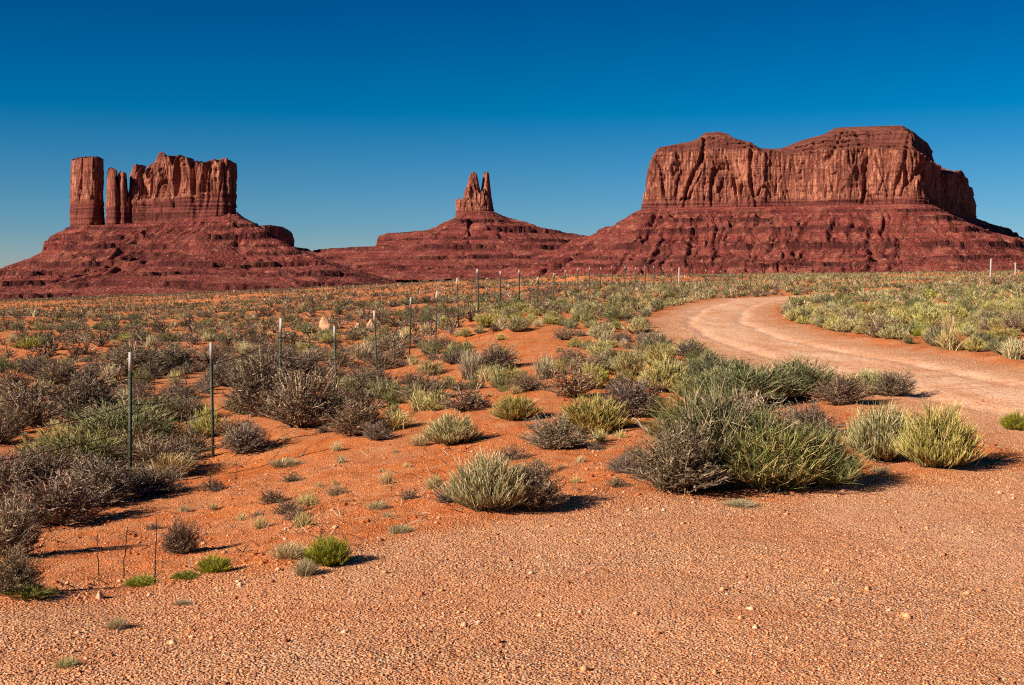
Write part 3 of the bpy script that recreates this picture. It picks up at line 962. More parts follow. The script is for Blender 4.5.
def tube(pts, r, sides=5):
    pts = [Vector(p) for p in pts]
    n = len(pts); vs = []
    for i, p in enumerate(pts):
        d = (pts[min(i + 1, n - 1)] - pts[max(i - 1, 0)]).normalized()
        a = d.cross(Vector((0, 0, 1))) if abs(d.z) < .9 else d.cross(Vector((1, 0, 0)))
        a.normalize(); b = d.cross(a)
        rr = r[i] if hasattr(r, '__len__') else r
        for k in range(sides):
            t = 2 * math.pi * k / sides
            vs.append(p + a * math.cos(t) * rr + b * math.sin(t) * rr)
    return np.array([tuple(v) for v in vs]), grid_faces(n, sides, wrap=True)


def tubes_mesh(name, lst, mat, sides=5):
    V_ = []; Q = []; nb = 0
    for pts, r in lst:
        v, f = tube(pts, r, sides)
        V_.append(v); Q.append(f + nb); nb += len(v)
    return mk_mesh(name, np.concatenate(V_), [np.concatenate(Q)], mat)


for hw in (1.22, .92, .62, .32):
    strand = []
    for i in range(len(P3) - 1):
        a, ta = P3[i]; b, tb = P3[i + 1]
        if a.y > 112: break
        rad_ = .0042 if a.y < 30 else .0046
        pa = a + Vector((math.sin(ta[1]) * hw, -.01, hw)); pb = b + Vector((math.sin(tb[1]) * hw, -.01, hw))
        n = 8
        sag = .03 + pr.random() * .05
        strand.append(([pa.lerp(pb, t / n) - Vector((0, 0, sag * 4 * (t / n) * (1 - t / n))) - f0 for t in range(n + 1)], rad_))
        if a.y < 32:    # barbs
            L = (pb - pa).length
            m = int(L / .13)
            for j in range(1, m):
                c = pa.lerp(pb, j / m) - Vector((0, 0, sag * 4 * (j / m) * (1 - j / m))) - f0
                ang = pr.uniform(0, 3.14)
                d = Vector((0, math.cos(ang), math.sin(ang))) * .014
                strand.append(([c - d, c + d], .0018))
    link('wire', tubes_mesh('wire', strand, M_WIRE, 4), fence)
# twisted wire stays half-way between the near posts
for i in range(0, 9):
    a, b = P3[i][0], P3[i + 1][0]
    for t in ((.5,) if i not in (0, 1) else (.28, .66)):
        c = a.lerp(b, t) - f0
        pts = [c + Vector((.006 * math.sin(z * 60), 0, z - .03)) for z in np.linspace(.22, 1.25, 40)]
        link('wire_stay', tubes_mesh('wire_stay', [(pts, .0048)], M_WIRE, 4), fence)

# two pale posts far right in front of the mesa foot
for px, top, bot, Y, lab in ((990, 258.5, 279, 120, 'taller pale wooden post standing in the scrub below the shaded end of the mesa'),
                             (1014.5, 262.5, 277, 135, 'shorter pale wooden post at the right edge of the scrub field')):
    x = (px - 512) / F * Y
    zg = H1(x, Y); zt = CZ + (HOR - top) / F * Y
    n = 9; ang = np.arange(n) * 2 * math.pi / n
    hgt = zt - zg
    rings = [np.column_stack([np.cos(ang) * r + .02 * math.sin(z * 3), np.sin(ang) * r, np.full(n, z)]) for z, r in ((-.3, .10), (hgt * .5, .09), (hgt - .04, .085), (hgt, .05))]
    rings.append(np.tile([[.0, 0, hgt]], (n, 1)))
    o = link('wooden_post', mk_mesh('wooden_post', np.concatenate(rings), [grid_faces(5, n, wrap=True)], M_WOOD), None, (x, Y, zg))
    tag(o, lab, 'post')

# ------------------------------------------------------------------ plants
M_TWIG = plant_material('grey twigs', (0.066, 0.035, 0.022), (0.270, 0.190, 0.135), (0.46, 0.33, 0.23), .5)
M_SAGELEAF = plant_material('grey-green sage leaf', (0.085, 0.066, 0.042), (0.200, 0.160, 0.105), (0.26, 0.18, 0.12), .6)
M_RSTEM = plant_material('brown rabbitbrush stem', (0.12, 0.085, 0.05), (0.20, 0.17, 0.09), (0.33, 0.26, 0.15), .5)
M_RLEAF = plant_material('yellow-green rabbitbrush shoots', (0.125, 0.118, 0.038), (0.54, 0.485, 0.185), (0.62, 0.50, 0.27), .62)
M_ESTEM = plant_material('dark ephedra wood', (0.07, 0.055, 0.04), (0.11, 0.10, 0.06), (0.22, 0.17, 0.11), .5)
M_ELEAF = plant_material('green ephedra needles', (0.055, 0.066, 0.022), (0.205, 0.215, 0.088), (0.42, 0.32, 0.18), .42)
M_GRASS = plant_material('straw grass', (0.20, 0.15, 0.065), (0.50, 0.40, 0.20), (0.60, 0.48, 0.29), .5)
M_TUFT = plant_material('bright green tuft', (0.13, 0.15, 0.025), (0.36, 0.37, 0.07), (0.40, 0.34, 0.14), .6)


def strips(p0, p1, p2, w, tint, segs, r, t0=0.0, t1=1.0):
    """ribbons along quadratic curves p0-p1-p2, each twisted its own way"""
    n = len(p0)
    ts = np.linspace(0, 1, segs + 1)
    side = r.normal(size=(n, 3)); ax = p2 - p0
    side = np.cross(side, ax); side /= np.linalg.norm(side, axis=1)[:, None] + 1e-9
    vs = []; at = []
    for t in ts:
        c = (1 - t) ** 2 * p0 + 2 * t * (1 - t) * p1 + t * t * p2
        ww = (w * (1 - .65 * t))[:, None] * .5
        vs.append(c - side * ww); vs.append(c + side * ww)
        at += [np.full(n, t0 + (t1 - t0) * t)] * 2
    Vv = np.stack(vs, 1)                     # n, 2*(segs+1), 3
    A = np.stack(at, 1)
    k = 2 * (segs + 1)
    base = (np.arange(n) * k)[:, None]
    q = np.concatenate([base + np.array([2 * s, 2 * s + 1, 2 * s + 3, 2 * s + 2]) for s in range(segs)], 0)
    return Vv.reshape(-1, 3), q, A.ravel(), np.repeat(tint, k)


def merge(parts):
    V_ = []; Q = []; A = []; T = []; nb = 0
    for v, q, a, t in parts:
        V_.append(v); Q.append(q + nb); A.append(a); T.append(t); nb += len(v)
    return np.concatenate(V_), np.concatenate(Q), np.concatenate(A), np.concatenate(T)


def dome(n, r, lump=.22, seed=0, low=.0, hemi=1.35):
    """points on an uneven dome of unit width and unit height"""
    a = r.uniform(0, 2 * math.pi, n)
    ph = np.arccos(r.uniform(math.cos(hemi), 1, n))      # from the vertical
    d = np.stack([np.cos(a) * np.sin(ph), np.sin(a) * np.sin(ph), np.cos(ph)], 1)
    k = 1 + lump * noise(d[:, 0] * 2.1 + seed, d[:, 1] * 2.1, d[:, 2] * 2.1) + .10 * noise(d[:, 0] * 5 + seed, d[:, 1] * 5, d[:, 2] * 5) - r.random(n) ** 2 * .20
    d = d * k[:, None]
    d[:, :2] *= .5
    d[:, 2] = np.maximum(d[:, 2], low) * .95
    return d


def plant_arrays(kind, lod, seed):
    """two strip sets (wood, leaf) in a box 1 wide and 1 high"""
    r = np.random.default_rng(seed)
    K = {0: 1.0, 1: .38, 2: .06, 3: .026, 4: .011}[lod]
    S = {0: 1.0, 1: 1.4, 2: 3.0, 3: 4.6, 4: 7.2}[lod]
    nseg = lambda q: q if lod < 2 else 1       # fewer but broader blades far off
    def N(x): return max(int(x * K), 4)
    if kind == 'sagebrush':
        n = N(300)
        tip = dome(n, r, .34, seed); b = np.column_stack([r.normal(0, .05, (n, 2)), np.zeros(n)])
        mid = tip * np.array([.42, .42, .45]) + r.normal(0, .05, (n, 3)) + [0, 0, .03]
        wood = [strips(b, mid, tip, np.full(n, .016 * S), r.random(n), nseg(3), r, 0, .7)]
        m = N(3600)
        i = r.integers(0, n, m); t = r.uniform(.35, 1, m)[:, None]
        q0 = (1 - t) ** 2 * b[i] + 2 * t * (1 - t) * mid[i] + t * t * tip[i]
        dr = q0 * [1.6, 1.6, .9] + r.normal(0, .45, (m, 3)); dr /= np.linalg.norm(dr, axis=1)[:, None]
        dr[:, 2] = np.abs(dr[:, 2]) * .8 + .1
        L = r.uniform(.04, .13, m)[:, None]
        q2 = q0 + dr * L; q1 = (q0 + q2) / 2 + r.normal(0, .015, (m, 3))
        wood.append(strips(q0, q1, q2, np.full(m, .0085 * S), r.random(m), 2 if lod == 0 else 1, r, .3, 1))
        m2 = N(4200)
        j = r.integers(0, m, m2)
        s0 = q2[j] - (q2[j] - q0[j]) * r.uniform(0, .7, m2)[:, None]
        d2 = r.normal(0, 1, (m2, 3)) + [0, 0, .8]; d2 /= np.linalg.norm(d2, axis=1)[:, None]
        s2 = s0 + d2 * r.uniform(.018, .04, m2)[:, None]
        leaf = [strips(s0, (s0 + s2) / 2, s2, np.full(m2, .015 * S), r.random(m2), 1, r, .2, 1)]
    elif kind == 'rabbitbrush':
        n = N(240)
        tip = dome(n, r, .16, seed) * [.8, .8, .72]; b = np.column_stack([r.normal(0, .07, (n, 2)), np.zeros(n)])
        mid = tip * [.62, .62, .35] + r.normal(0, .02, (n, 3))
        wood = [strips(b, mid, tip, np.full(n, .014 * S), r.random(n), nseg(3), r, 0, .6)]
        m = N(7200)
        i = r.integers(0, n, m); t = r.uniform(.25, 1, m)[:, None]
        q0 = (1 - t) ** 2 * b[i] + 2 * t * (1 - t) * mid[i] + t * t * tip[i]
        dr = q0 * [1.5, 1.5, 0] + r.normal(0, .16, (m, 3)) + [0, 0, .75]; dr /= np.linalg.norm(dr, axis=1)[:, None]
        L = r.uniform(.08, .19, m)[:, None]
        q2 = q0 + dr * L; q1 = (q0 + q2) / 2 + q0 * [.08, .08, -.02]
        leaf = [strips(q0, q1, q2, np.full(m, .0066 * S), r.random(m), nseg(2), r, .15, 1)]
    elif kind == 'ephedra':
        n = N(220)
        tip = dome(n, r, .30, seed) * [.85, .85, .75]; b = np.column_stack([r.normal(0, .09, (n, 2)), np.zeros(n)])
        mid = tip * [.6, .6, .4] + r.normal(0, .03, (n, 3))
        wood = [strips(b, mid, tip, np.full(n, .012 * S), r.random(n), nseg(3), r, 0, .6)]
        m = N(5200)
        i = r.integers(0, n, m); t = r.uniform(.2, 1, m)[:, None]
        q0 = (1 - t) ** 2 * b[i] + 2 * t * (1 - t) * mid[i] + t * t * tip[i]
        dr = q0 * [1.1, 1.1, 0] + r.normal(0, .30, (m, 3)) + [0, 0, .65]; dr /= np.linalg.norm(dr, axis=1)[:, None]
        L = r.uniform(.10, .24, m)[:, None]
        q2 = q0 + dr * L; q1 = (q0 + q2) / 2 + r.normal(0, .015, (m, 3))
        leaf = [strips(q0, q1, q2, np.full(m, .0066 * S), r.random(m), nseg(2), r, .1, 1)]
    else:   # grass tufts
        n = N(40)
        b = np.column_stack([r.normal(0, .10, (n, 2)), np.zeros(n)]); tip = dome(n, r, .2, seed) * .5
        wood = [strips(b, tip * .5, tip, np.full(n, .012 * S), r.random(n), 2, r, 0, .4)]
        m = N(750)
        q0 = np.column_stack([r.normal(0, .13, (m, 2)), np.zeros(m)])
        q2 = dome(m, r, .22, seed, low=.25, hemi=1.15)
        q2[:, :2] += q0[:, :2] * .6
        q1 = q2 * [.35, .35, .62] + q0 * .6
        leaf = [strips(q0, q1, q2, np.full(m, .013 * S), r.random(m), 3 if lod == 0 else 2, r, 0, 1)]
    return merge(wood), merge(leaf)


KINDS = {
    'sagebrush': (M_TWIG, M_SAGELEAF, 'twigs', 'leaves'),
    'rabbitbrush': (M_RSTEM, M_RLEAF, 'branches', 'foliage'),
    'ephedra': (M_ESTEM, M_ELEAF, 'branches', 'foliage'),
    'bunchgrass': (M_GRASS, M_GRASS, 'stubble', 'blades'),
    'green_tuft': (M_RSTEM, M_TUFT, 'branches', 'foliage'),
}
CAT = {'sagebrush': 'bush', 'rabbitbrush': 'bush', 'ephedra': 'bush', 'bunchgrass': 'grass tuft', 'green_tuft': 'small bush'}
SHAPE = {'green_tuft': 'rabbitbrush'}
PROTO = {}
for kn, (mw, ml, nw, nl) in KINDS.items():
    for lod in (0, 1):
        for v in range(4 if lod == 0 else 3):
            wv, lv = plant_arrays(SHAPE.get(kn, kn), lod, 11 + v * 7 + lod * 31 + len(kn))
            if lod == 0:
                PROTO[kn, 0, v] = (mk_mesh(nw, wv[0], [wv[1]], mw, attrs={'t': wv[2], 'tint': wv[3]}), mk_mesh(nl, lv[0], [lv[1]], ml, attrs={'t': lv[2], 'tint': lv[3]}))
            else:
                nv = len(wv[0])
                me = mk_mesh(kn, np.concatenate([wv[0], lv[0]]), [np.concatenate([wv[1], lv[1] + nv])], None,
                             attrs={'t': np.concatenate([wv[2], lv[2]]), 'tint': np.concatenate([wv[3], lv[3]])})
                me.materials.append(mw); me.materials.append(ml)
                me.polygons.foreach_set('material_index', np.concatenate([np.zeros(len(wv[1]), np.int32), np.ones(len(lv[1]), np.int32)]))
                PROTO[kn, 1, v] = me
PLACED = []    # x, y, radius


def plant(kn, x, y, w, h, label, group=None, lod=0, z=None, rz=None, wy=None):
    z = H1(x, y) - .02 if z is None else z
    rz = random.uniform(0, 6.28) if rz is None else rz
    v = random.randrange(4 if lod == 0 else 3)
    wy = wy or w * random.uniform(.82, 1.15)
    if lod == 0:
        root = empty(kn, (x, y, z), label, CAT[kn], group)
        root.rotation_euler.z = rz
        mw, ml = PROTO[kn, 0, v]
        for nm, me in ((KINDS[kn][2], mw), (KINDS[kn][3], ml)):
            o = link(nm, me, root)
            o.scale = (w, wy, h)
    else:
        root = link(kn, PROTO[kn, 1, v], None, (x, y, z))
        tag(root, label, CAT[kn], group)
        root.rotation_euler.z = rz
        root.scale = (w, wy, h)
    PLACED.append((x, y, w * .45))
    return root


# the plants one can tell apart in the photograph: kind, column, row of the foot, width, height in the picture, label
NEAR = [
    ('rabbitbrush', 489, 517, 90, 63, 'round yellow-green bush alone at the gravel edge, centre foreground'),
    ('sagebrush', 536, 515, 58, 46, 'dry brown twiggy bush grown against the round yellow-green bush'),
    ('rabbitbrush', 882, 466, 84, 62, 'left half of the big pale green bush pair right of the large mound'),
    ('rabbitbrush', 938, 471, 86, 68, 'right half of the big pale green bush pair right of the large mound'),
    ('sagebrush', 680, 498, 95, 70, 'left skirt of the large brush mound, olive-brown and twiggy'),
    ('ephedra', 718, 492, 120, 100, 'tall middle of the large olive brush mound in the right foreground'),
    ('ephedra', 770, 498, 100, 78, 'front of the large brush mound, stringy olive stems'),
    ('ephedra', 818, 494, 80, 62, 'right end of the large brush mound, upright green stems'),
    ('sagebrush', 745, 462, 120, 66, 'brown-grey twiggy crown within the large brush mound'),
    ('ephedra', 700, 448, 90, 56, 'grey-green upper left shoulder of the large brush mound'),
    ('ephedra', 745, 408, 100, 46, 'dark green needle bush behind the large mound, left part'),
    ('ephedra', 795, 402, 90, 42, 'dark green needle bush behind the large mound, right part'),
    ('ephedra', 712, 384, 70, 28, 'low green needle bush beside the track, left of the dark green patch'),
    ('green_tuft', 808, 399, 42, 28, 'bright yellow-green ball bush behind the large mound'),
    ('sagebrush', 842, 406, 55, 30, 'straw-brown bush right of the bright yellow-green ball bush'),
    ('rabbitbrush', 868, 396, 48, 28, 'olive bush at the track edge behind the pale green pair'),
    ('sagebrush', 893, 398, 44, 26, 'dark purple-brown twig bush nearest the track, right of the olive bush'),
    ('sagebrush', 808, 440, 60, 34, 'sparse grey bush between the large mound and the pale green pair'),
    ('green_tuft', 328, 569, 50, 42, 'small bright green tuft at the gravel edge, left of centre'),
    ('bunchgrass', 290, 562, 44, 18, 'low olive grass just left of the bright green tuft'),
    ('bunchgrass', 306, 577, 26, 20, 'dry straw sprig in front of the bright green tuft'),
    ('green_tuft', 214, 573, 38, 26, 'green tuft beside the bare twig at the foot of the sand bank'),
    ('green_tuft', 186, 580, 30, 13, 'flat olive tuft between the bare twig and the cracks'),
    ('green_tuft', 141, 587, 34, 16, 'low green tuft under the thin stalks on the bank'),
    ('sagebrush', 181, 556, 40, 36, 'bare twiggy grey bush on the sand bank near the thin stalks'),
    ('sagebrush', 14, 596, 60, 46, 'bare dead twigs at the left edge above the gravel'),
    ('green_tuft', 30, 604, 60, 16, 'flat olive tuft at the left edge of the gravel'),
    ('bunchgrass', 116, 632, 22, 16, 'tiny green sprig on the gravel, left'),
    ('bunchgrass', 66, 670, 26, 14, 'tiny dark sprig on the gravel in the lower left corner'),
    ('bunchgrass', 182, 608, 22, 9, 'tiny flat sprig at the top of the gravel, left'),
    ('sagebrush', 557, 451, 66, 34, 'dark low twig bush left of the pale bush row, mid ground'),
    ('rabbitbrush', 592, 437, 74, 42, 'pale yellow-green bush right of the dark low twig bush'),
    ('sagebrush', 636, 420, 66, 38, 'grey-brown bush with a bleached branch, left of the large mound'),
    ('rabbitbrush', 664, 395, 50, 34, 'pale yellow bush above the bleached branch'),
    ('rabbitbrush', 630, 378, 42, 28, 'orange-brown tipped bush midway between track and sand ridge'),
    ('rabbitbrush', 592, 391, 28, 28, 'small pale upright bush left of the orange-brown one'),
    ('rabbitbrush', 516, 422, 52, 28, 'pale green bush on the orange sand, centre'),
    ('rabbitbrush', 452, 447, 56, 34, 'straw-green bush in the middle of the orange sand'),
    ('bunchgrass', 396, 432, 34, 20, 'pale straw tuft right of the dark twig bush'),
    ('sagebrush', 357, 438, 60, 34, 'dark twig bush right of the great grey clump by the fence'),
    ('sagebrush', 378, 443, 30, 18, 'small grey twig bush touching the dark twig bush'),
    ('sagebrush', 425, 404, 46, 30, 'grey-brown twig bush between fence and straw-green bush'),
    ('bunchgrass', 471, 380, 26, 30, 'arched dry grass tuft on the sand ridge'),
    ('sagebrush', 497, 374, 44, 26, 'tan twig bush right of the arched grass tuft'),
    ('sagebrush', 528, 392, 40, 16, 'low tan twig bush on the sand, centre'),
    ('sagebrush', 302, 431, 84, 58, 'largest grey twig bush at the third fence post, front'),
    ('sagebrush', 262, 418, 66, 60, 'grey twig bush wrapped round the third fence post'),
    ('sagebrush', 283, 392, 90, 40, 'grey twig bush behind the third fence post'),
    ('rabbitbrush', 345, 404, 44, 26, 'olive bush at the foot of the fourth fence post'),
    ('sagebrush', 377, 398, 54, 28, 'dark twig bush at the foot of the fifth fence post'),
    ('sagebrush', 244, 457, 62, 28, 'low grey twig bush right of the second fence post'),
    ('ephedra', 128, 452, 100, 46, 'grey-green bush behind the first fence post'),
    ('ephedra', 160, 424, 90, 26, 'grey-green bush between the first and second posts, rear'),
    ('sagebrush', 190, 422, 40, 24, 'dark olive twig bush just left of the second fence post'),
    ('sagebrush', 86, 424, 62, 50, 'round purple-grey twig bush left of the first fence post'),
    ('sagebrush', 150, 478, 92, 36, 'grey twig bush at the foot of the first fence post'),
    ('bunchgrass', 168, 480, 50, 26, 'straw grass right of the first fence post foot'),
    ('bunchgrass', 62, 446, 26, 24, 'spiky yellow grass tuft left of the first fence post'),
    ('bunchgrass', 44, 452, 20, 15, 'smaller spiky grass tuft at the left wire'),
    ('sagebrush', 20, 424, 46, 28, 'dark twig bush at the left edge, level with the first post'),
    ('sagebrush', 100, 508, 90, 46, 'grey twig bush below the first fence post, on the bank'),
    ('sagebrush', 46, 500, 74, 46, 'grey twig bush in the hollow at the left, behind the bank'),
    ('ephedra', 86, 478, 90, 44, 'olive bush low in the hollow left of the first post'),
    ('sagebrush', 6, 512, 70, 56, 'grey twig bush in the hollow cut by the left edge'),
    ('sagebrush', 56, 530, 96, 52, 'dark twig bush hanging over the bank, left'),
    ('sagebrush', 10, 562, 74, 56, 'lowest dark twig bush at the left edge of the bank'),
    ('sagebrush', 148, 498, 70, 30, 'low end of the dark twig bush row on the bank'),
    ('sagebrush', 58, 388, 56, 26, 'grey bush at the left, above the round purple-grey bush'),
    ('sagebrush', 130, 378, 60, 34, 'dark grey bush above and behind the first fence post'),
    ('sagebrush', 175, 372, 50, 28, 'grey bush behind, between first and second posts'),
    ('sagebrush', 228, 388, 46, 26, 'grey-brown bush behind the second fence post'),
    ('green_tuft', 1016, 432, 30, 26, 'small olive bush at the right edge beside the track'),
    ('bunchgrass', 378, 510, 24, 10, 'low dark sprig in the bare sand, centre left'),
    ('bunchgrass', 400, 534, 26, 12, 'low green sprig in the bare sand, centre left'),
    ('bunchgrass', 420, 448, 26, 14, 'small straw sprig left of the straw-green bush'),
    ('sagebrush', 625, 474, 36, 20, 'sparse brown twigs left of the large mound'),
    ('bunchgrass', 285, 468, 36, 10, 'fallen dry sprig on the bank below the great grey clump'),
    ('bunchgrass', 740, 510, 40, 10, 'dry litter sprig in front of the large mound'),
]
used_labels = set()
for i, (kn, px, row, wp, hp, lab) in enumerate(NEAR):
    g = hit(px, row)
    if g is None: continue
    x, y, z = g
    s = y / F
    w = wp * s; h = hp * s
    # the foot seen is the front of the bush: stand its centre half its width deeper
    depth = min(w * .35, .5)
    x *= (y + depth) / y; y += depth
    lab_words = lab.split()
    if len(lab_words) > 16: lab = ' '.join(lab_words[:16])
    sw, sh = {'sagebrush': (1.2, 1.18), 'rabbitbrush': (1.24, 1.36), 'ephedra': (1.42, 1.36)}.get(kn, (1.2, 1.1))
    plant(kn, x, y, w * sw, h * sh, lab)
PLACED.append((6.5, 9, .0))

ORD = ['nearest', 'second nearest', 'third nearest', 'fourth nearest', 'fifth nearest', 'sixth nearest', 'seventh nearest', 'eighth nearest', 'ninth nearest', 'tenth nearest'] + \
      [w_ + ' nearest' for w_ in ('eleventh twelfth thirteenth fourteenth fifteenth sixteenth seventeenth eighteenth nineteenth twentieth twenty-first twenty-second twenty-third twenty-fourth twenty-fifth twenty-sixth '
                                  'twenty-seventh twenty-eighth twenty-ninth thirtieth').split()]
ABOVE = [(-60, 70, 'the left-edge skyline'), (70, 107, 'the lone pillar'), (107, 150, 'the thin left spires'), (150, 236, 'the fluted wall'), (236, 300, 'the small dark mesa'), (300, 376, 'the low flat ridge'),
         (376, 450, 'the left terraces'), (450, 500, 'the twin spires'), (500, 560, 'the right terraces'), (560, 644, 'the sloping saddle'), (644, 700, "the mesa's left corner"),
         (700, 760, "the mesa's left summit"), (760, 800, "the mesa's dip"), (800, 860, "the mesa's middle"), (860, 930, "the mesa's right summit"), (930, 975, 'the shaded shoulder'), (975, 1100, 'the right-edge slope')]
LOOK = {'sagebrush': 'grey twiggy bush', 'rabbitbrush': 'yellow-green bush', 'ephedra': 'olive needle bush', 'bunchgrass': 'straw grass tuft', 'green_tuft': 'bright green bush'}
fx = np.array([(p[0] - 512) / F * p[1] for p in POSTS]); fy = np.array([p[1] for p in POSTS])


def beyond_fence(x, y):
    return x < np.interp(y, fy, fx)


def in_view(x, y, m=12):
    px = 512 + F * x / y
    return -m < px < 1024 + m


def density(x, y, sd):
    """share of tries kept, plant mix and size, by place"""
    px = 512 + F * x / y
    n = float(noise(np.array([x * .16]), np.array([y * .16]), 8.)[0])
    if sd > -.35: return 0, None, 0
    bf_ = beyond_fence(x, y)
    track_x = np.interp(y, TRACK[:, 1], TRACK[:, 0])
    if bf_:
        d = .80 if n + .8 * float(noise(np.array([x * .045]), np.array([y * .03]), 2.)[0]) > -.20 else .16
        if y < 14: d = .25
        if y < 11.5: d = 0
        mix = (('sagebrush', .80), ('ephedra', .08), ('rabbitbrush', .05), ('bunchgrass', .07))
        if y > 40: mix = (('sagebrush', .70), ('ephedra', .14), ('rabbitbrush', .10), ('bunchgrass', .06))
        return d, mix, (.5, 1.15)
    if x > track_x:
        mix = (('rabbitbrush', .56), ('sagebrush', .16), ('ephedra', .14), ('bunchgrass', .08), ('green_tuft', .06))
        if y < 16.5: return .04, mix, (.3, .5)
        if x > 10.5 and y < 27: return .22, mix, (.35, .7)
        return .97, mix, (.55, 1.15)
    # strip between fence and track
    mix = (('rabbitbrush', .36), ('sagebrush', .34), ('ephedra', .15), ('bunchgrass', .12), ('green_tuft', .03))
    if y < 17: return (.075 if n > -.1 else .015), (('bunchgrass', .62), ('sagebrush', .38)), (.16, .36)
    d = .55 if px > 560 else .22
    if 440 < px < 570 and 24 < y < 42: d = .10
    if y > 34: d = .9
    return d, mix, (.40, .95)


class Grid:
    def __init__(s, c): s.c = c; s.d = {}
    def add(s, x, y, r): s.d.setdefault((int(x // s.c), int(y // s.c)), []).append((x, y, r))
    def ok(s, x, y, r, k=.88):
        i, j = int(x // s.c), int(y // s.c)
        for a in (-1, 0, 1):
            for b in (-1, 0, 1):
                for q in s.d.get((i + a, j + b), ()):
                    if (q[0] - x) ** 2 + (q[1] - y) ** 2 < ((q[2] + r) * k) ** 2: return False
        return True


G = Grid(1.6)
for q in PLACED: G.add(*q)
R = random.Random(42)
MID = []
FAR = []


def pick(mix):
    u = R.random()
    for k_, p_ in mix:
        u -= p_
        if u <= 0: return k_
    return mix[0][0]


def scatter(y0, y1, tries, amax=.50):
    ys = []
    for _ in range(tries):
        y = math.sqrt(R.uniform(y0 * y0, y1 * y1))
        ys.append((y * R.uniform(-amax, amax), y))
    A = np.array(ys)
    sds = road_sd(A[:, 0], A[:, 1])
    for (x, y), sd in zip(ys, sds):
        d, mix, sz = density(x, y, sd)
        if R.random() > d: continue
        kn = pick(mix)
        w = R.uniform(*sz) * (1 if kn not in ('bunchgrass', 'green_tuft') else .6)
        if R.random() < .3: w *= .55
        if not G.ok(x, y, w * .5): continue
        if sd > -w * .45: continue
        # posts and near hand-placed sand stay clear
        px = 512 + F * x / y
        G.add(x, y, w * .5)
        h = w * (R.uniform(.44, .62) if kn == 'sagebrush' else R.uniform(.6, .9))
        h = min(h, .60)
        (MID if (y < 62 and in_view(x, y)) else FAR).append((kn, x, y, w, h))


scatter(8.2, 11.5, 900, .42)
scatter(11.5, 24, 3800, .62)
scatter(24, 62, 14500, .62)
scatter(62, 130, 30000, .58)
scatter(130, 330, 80000, .42)

# keep the individuals within about 300 of a kind
MID.sort(key=lambda q: q[2])
cnt = {}
keep = []
for q in MID:
    cnt[q[0]] = cnt.get(q[0], 0) + 1
    if cnt[q[0]] <= 225: keep.append(q)
    else: FAR.append(q)
cells = {}
zs = height(np.array([q[1] for q in keep]), np.array([q[2] for q in keep]))
for q, z in zip(keep, zs):
    kn, x, y, w, h = q
    px = 512 + F * x / y
    ab = next((n_ for a, b, n_ in ABOVE if a <= px < b), 'the skyline')
    side = 'behind the fence' if beyond_fence(x, y) else ('right of the track' if x > np.interp(y, TRACK[:, 1], TRACK[:, 0]) else 'between fence and track')
    size = 'small ' if w < .42 else ('large ' if w > .85 else '')
    key = (kn, ab, side, size)
    k_ = cells.get(key, 0); cells[key] = k_ + 1
    nm = f"{size}{LOOK[kn]} {side} under {ab}, {ORD[k_] + ' of its kind' if k_ < len(ORD) else 'among the farthest'}"
    words_ = nm.split()
    if len(words_) > 16: nm = nm.replace(' of its kind', '')
    plant(kn, x, y, w, h, nm, {'sagebrush': 'grey sagebrush on the red plain', 'rabbitbrush': 'yellow-green rabbitbrush on the plain', 'ephedra': 'olive needle bushes on the plain',
                               'bunchgrass': 'dry grass tufts on the plain', 'green_tuft': 'bright green bushes on the plain'}[kn], lod=1, z=float(z) - .02)

# the rest of the scrub: one uncountable object
FP = {}
for kn in KINDS:
    for v in range(3):
        for lo in (2, 3, 4):
            FP[kn, v, lo] = plant_arrays(SHAPE.get(kn, kn), lo, 500 + v)
mats = []
for kn, (mw, ml, _, _) in KINDS.items():
    for m_ in (mw, ml):
        if m_ not in mats: mats.append(m_)
VV = []; QQ = []; TT = []; TI = []; MI = []; nb = 0
fz = height(np.array([q[1] for q in FAR]), np.array([q[2] for q in FAR]))
rn = np.random.default_rng(9)
for (kn, x, y, w, h), z in zip(FAR, fz):
    wv, lv = FP[kn, rn.integers(3), 2 if y < 85 else (3 if y < 150 else 4)]
    a = rn.uniform(0, 6.28); ca, sa = math.cos(a), math.sin(a)
    shade = rn.uniform(-.28, .28)
    for (v, q, t, ti), mt in ((wv, KINDS[kn][0]), (lv, KINDS[kn][1])):
        v2, qq, t2, ti2 = v, q, t, ti
        xx = (v2[:, 0] * ca - v2[:, 1] * sa) * w + x; yy = (v2[:, 0] * sa + v2[:, 1] * ca) * w + y
        VV.append(np.stack([xx, yy, v2[:, 2] * h + z - .02], 1)); QQ.append(qq + nb); TT.append(t2 * .72)
        TI.append(np.clip(ti2 * .8 + .1 + shade, 0, 1)); MI.append(np.full(len(qq), mats.index(mt), np.int32)); nb += len(v2)
me = mk_mesh('scrub', np.concatenate(VV), [np.concatenate(QQ)], None, attrs={'t': np.concatenate(TT), 'tint': np.concatenate(TI)})
for m_ in mats: me.materials.append(m_)
me.polygons.foreach_set('material_index', np.concatenate(MI))
tag(link('distant_scrub', me), 'sage and rabbitbrush scrub running back to the feet of the buttes', 'scrub', kind='stuff')
print('SCRUB', len(MID), len(keep), len(FAR), nb, cnt)

# ------------------------------------------------------------------ stones, litter and stalks
M_PEB = NT('pale and red pebbles')
_r = M_PEB.attr('tint')
_c = M_PEB.mix(M_PEB.ramp(_r, 0, .75), (0.26, 0.075, 0.035), (0.78, 0.36, 0.165))
_c = M_PEB.mix(M_PEB.ramp(_r, .85, 1.), _c, (0.74, 0.50, 0.34))
M_PEB = M_PEB.done(_c)
r = np.random.default_rng(21)


